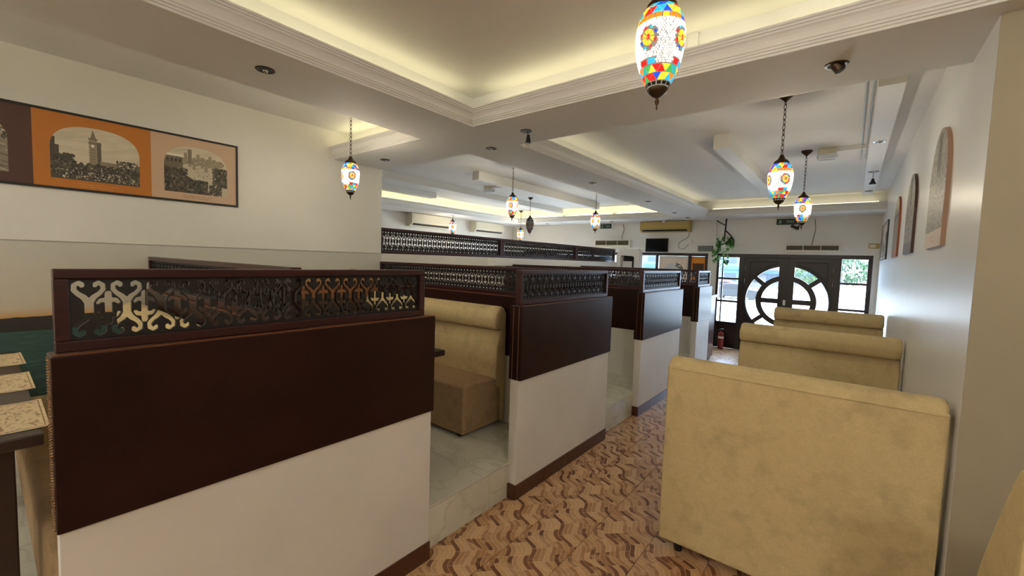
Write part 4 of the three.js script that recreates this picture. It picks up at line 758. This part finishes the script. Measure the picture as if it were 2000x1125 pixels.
// desk, extinguisher, kiosk
{
  const d = thing('reception_desk', 'dark reddish reception desk standing between the partitions and the entrance', 'desk', [-2.16, 0, -7.62]);
  obj('body', rb(-0.38, 0.36, 0.05, 1.08, -0.35, 0.35, 0.008), M.deskWood, d); obj('plinth', bx(-0.35, 0.33, 0, 0.05, -0.32, 0.32), M.black, d); obj('counter_top', rb(-0.4, 0.39, 1.08, 1.12, -0.37, 0.37, 0.008), M.deskWood, d); obj('end_post', rb(0.345, 0.37, 0.04, 1.08, 0.33, 0.36, 0.004), M.black, d);
  const f = thing('fire_extinguisher', 'red fire extinguisher on the floor under the sidelight', 'extinguisher', [-1.9, 0, -9.0]); f.scale.setScalar(0.78);
  const red = std({ color: '#7c1f1a', roughness: 0.35 });  // red darkened in its colour for the shadow it stands in
  obj('cylinder', lathe([[0.001, 0.0], [0.062, 0.0], [0.066, 0.01], [0.066, 0.36], [0.055, 0.41], [0.022, 0.44], [0.02, 0.47]], 22), red, f); obj('label', cyl(0.0668, 0.0668, 0.05, 0, 0.3, 0, 22), M.white, f); obj('valve', rb(-0.025, 0.05, 0.46, 0.51, -0.018, 0.018, 0.006), M.black, f); obj('hose', tube([[-0.02, 0.48, 0.01], [-0.09, 0.42, 0.03], [-0.085, 0.25, 0.05], [-0.06, 0.12, 0.05]], 0.011, 20, 8), M.black, f);
  const k = thing('white_kiosk', 'white rounded kiosk frame with a dark opening before the front window', 'kiosk', [-3.66, 0, -8.55]);
  const sh = new THREE.Shape([[-0.24, 0], [0.24, 0], [0.24, 1.86], [0.2, 1.905], [-0.16, 1.915], [-0.24, 1.8]].map((p) => new THREE.Vector2(...p))), ho = new THREE.Path([[-0.17, 1.0], [-0.17, 1.76], [-0.15, 1.79], [0.12, 1.775], [0.15, 1.74], [0.15, 1.0]].map((p) => new THREE.Vector2(...p)));
  sh.holes.push(ho); obj('surround', new THREE.ExtrudeGeometry(sh, { depth: 0.16, bevelEnabled: true, bevelSize: 0.012, bevelThickness: 0.012, bevelSegments: 2 }).translate(0, 0, -0.08), M.white, k); obj('back_plate', bx(-0.2, 0.2, 0.95, 1.82, -0.09, -0.075), M.black, k); obj('menu_card', bx(-0.165, 0.04, 1.35, 1.66, -0.06, -0.05), M.white, k);
}

// ---------------------------------------------------------------- outside
{
  const gm = std({ color: '#a5a29b', roughness: 0.9 });
  const g = new THREE.PlaneGeometry(160, 130, 8, 60).rotateX(-Math.PI / 2).translate(0, 0, -65 + ZB - 0.16), p = g.attributes.position;
  for (let i = 0; i < p.count; i++) { const d = -(p.getZ(i) - ZB); p.setY(i, -0.1 - 1.4 * Math.min(1, Math.max(0, (d - 2) / 34))); }
  g.computeVertexNormals(); struct('ground', g, gm, 'bright sunlit street outside the door');
  const strips = thing('kerb_line', 'dark kerb line across the bright street', 'kerb', [0, -1.5, -60]); obj('stone', bx(-45, 45, 0, 0.18, -0.3, 0.3), std({ color: '#8f8a80', roughness: 0.9 }), strips);
  function car(x, z, turn, color, label) {
    const t = thing('parked_car', label, 'car', [x, -1.5, z], turn), m = std({ color, roughness: 0.6 });
    const sh = new THREE.Shape(); sh.moveTo(-2.2, 0.3); sh.lineTo(2.2, 0.3); sh.quadraticCurveTo(2.3, 0.75, 2.1, 0.82); sh.lineTo(1.2, 0.95); sh.quadraticCurveTo(0.5, 1.48, -0.3, 1.48); sh.quadraticCurveTo(-1.2, 1.48, -1.6, 1.02); sh.lineTo(-2.15, 0.95); sh.quadraticCurveTo(-2.3, 0.6, -2.2, 0.3);
    obj('body', new THREE.ExtrudeGeometry(sh, { depth: 1.6, bevelEnabled: true, bevelSize: 0.08, bevelThickness: 0.08, bevelSegments: 2 }).translate(0, 0, -0.8), m, t);
    const wsh = new THREE.Shape([[1.0, 0.98], [0.45, 1.36], [-0.3, 1.4], [-1.0, 1.36], [-1.35, 1.02]].map((q) => new THREE.Vector2(...q)));
    obj('side_window', new THREE.ExtrudeGeometry(wsh, { depth: 1.79, bevelEnabled: false }).translate(0, 0, -0.895), M.blackGloss, t);
    for (const [a, b] of [[-1.35, 0.8], [1.4, 0.8], [-1.35, -0.8], [1.4, -0.8]]) obj('wheel', cyl(0.33, 0.33, 0.22, 0, 0, 0, 18).rotateX(Math.PI / 2).translate(a, 0.33, b), M.black, t);
  }
  car(-8.75, -47, 0.04, '#0a0c10', 'dark sedan parked on the street outside'); car(-11.2, -55, 0.0, '#6a0c14', 'red car parked behind the dark sedan');
  function building(x, z, w, h, color, label, rows, cols) {
    const t = thing('street_building', label, 'building', [x, -1.5, z]); obj('facade', bx(-w / 2, w / 2, 0, h, -4, 0), std({ color, roughness: 0.9 }), t);
    const wm = std({ color: '#141f28', roughness: 0.3 });
    for (let r = 0; r < rows; r++) for (let c = 0; c < cols; c++) { const a = -w / 2 + (c + 0.2) * w / cols, y = h * (r + 0.25) / rows; obj('window', bx(a, a + w / cols * 0.6, y, y + h / rows * 0.5, 0, 0.06), wm, t); }
    obj('sign_band', bx(-w / 2, w / 2, h * 0.3, h * 0.36, 0, 0.3), std({ color: '#173454', roughness: 0.6 }), t);
  }
  building(-22, -72, 18, 9, '#42605a', 'pale green shop building across the street', 3, 6); building(-7, -76, 12, 7.5, '#4e4c54', 'pale grey shop building across the street', 2, 5); building(-48, -70, 30, 10, '#6a6152', 'cream building seen past the front window', 3, 9);
  const lm = [std({ color: '#3a5230', roughness: 0.9 }), std({ color: '#2c442a', roughness: 0.9 })];
  for (const [x, z, s, label] of [[-0.2, -52, 1.0, 'round street tree seen in the right sidelight'], [3.6, -56, 1.25, 'larger street tree behind the round one'], [-4.2, -62, 0.8, 'small street tree seen through the door arch']]) {
    const t = thing('street_tree', label, 'tree', [x, -1.5, z]); obj('trunk', cyl(0.14 * s, 0.2 * s, 2.2 * s, 0, 1.1 * s, 0, 10), std({ color: '#6b5846', roughness: 0.9 }), t);
    const q = []; for (let i = 0; i < 700; i++) { const a = rnd() * 6.283, b = Math.acos(rr(-1, 1)), r = 1.9 * s * Math.cbrt(rr(0.3, 1)), l = 0.16 * s; q.push(new THREE.PlaneGeometry(l, l * 2).rotateX(rnd() * 3).rotateY(rnd() * 6).translate(r * Math.sin(b) * Math.cos(a), 3.1 * s + r * 0.7 * Math.cos(b), r * Math.sin(b) * Math.sin(a))); }
    const o = obj('foliage', q, lm[Math.floor(rnd() * 2)], t); o.userData.kind = 'stuff';
  }
}

scene.traverse((o) => { if (o.isMesh) { o.castShadow = true; o.receiveShadow = true; } if (o.isPointLight || o.isDirectionalLight) o.castShadow = true; });
renderer.render(scene, camera);
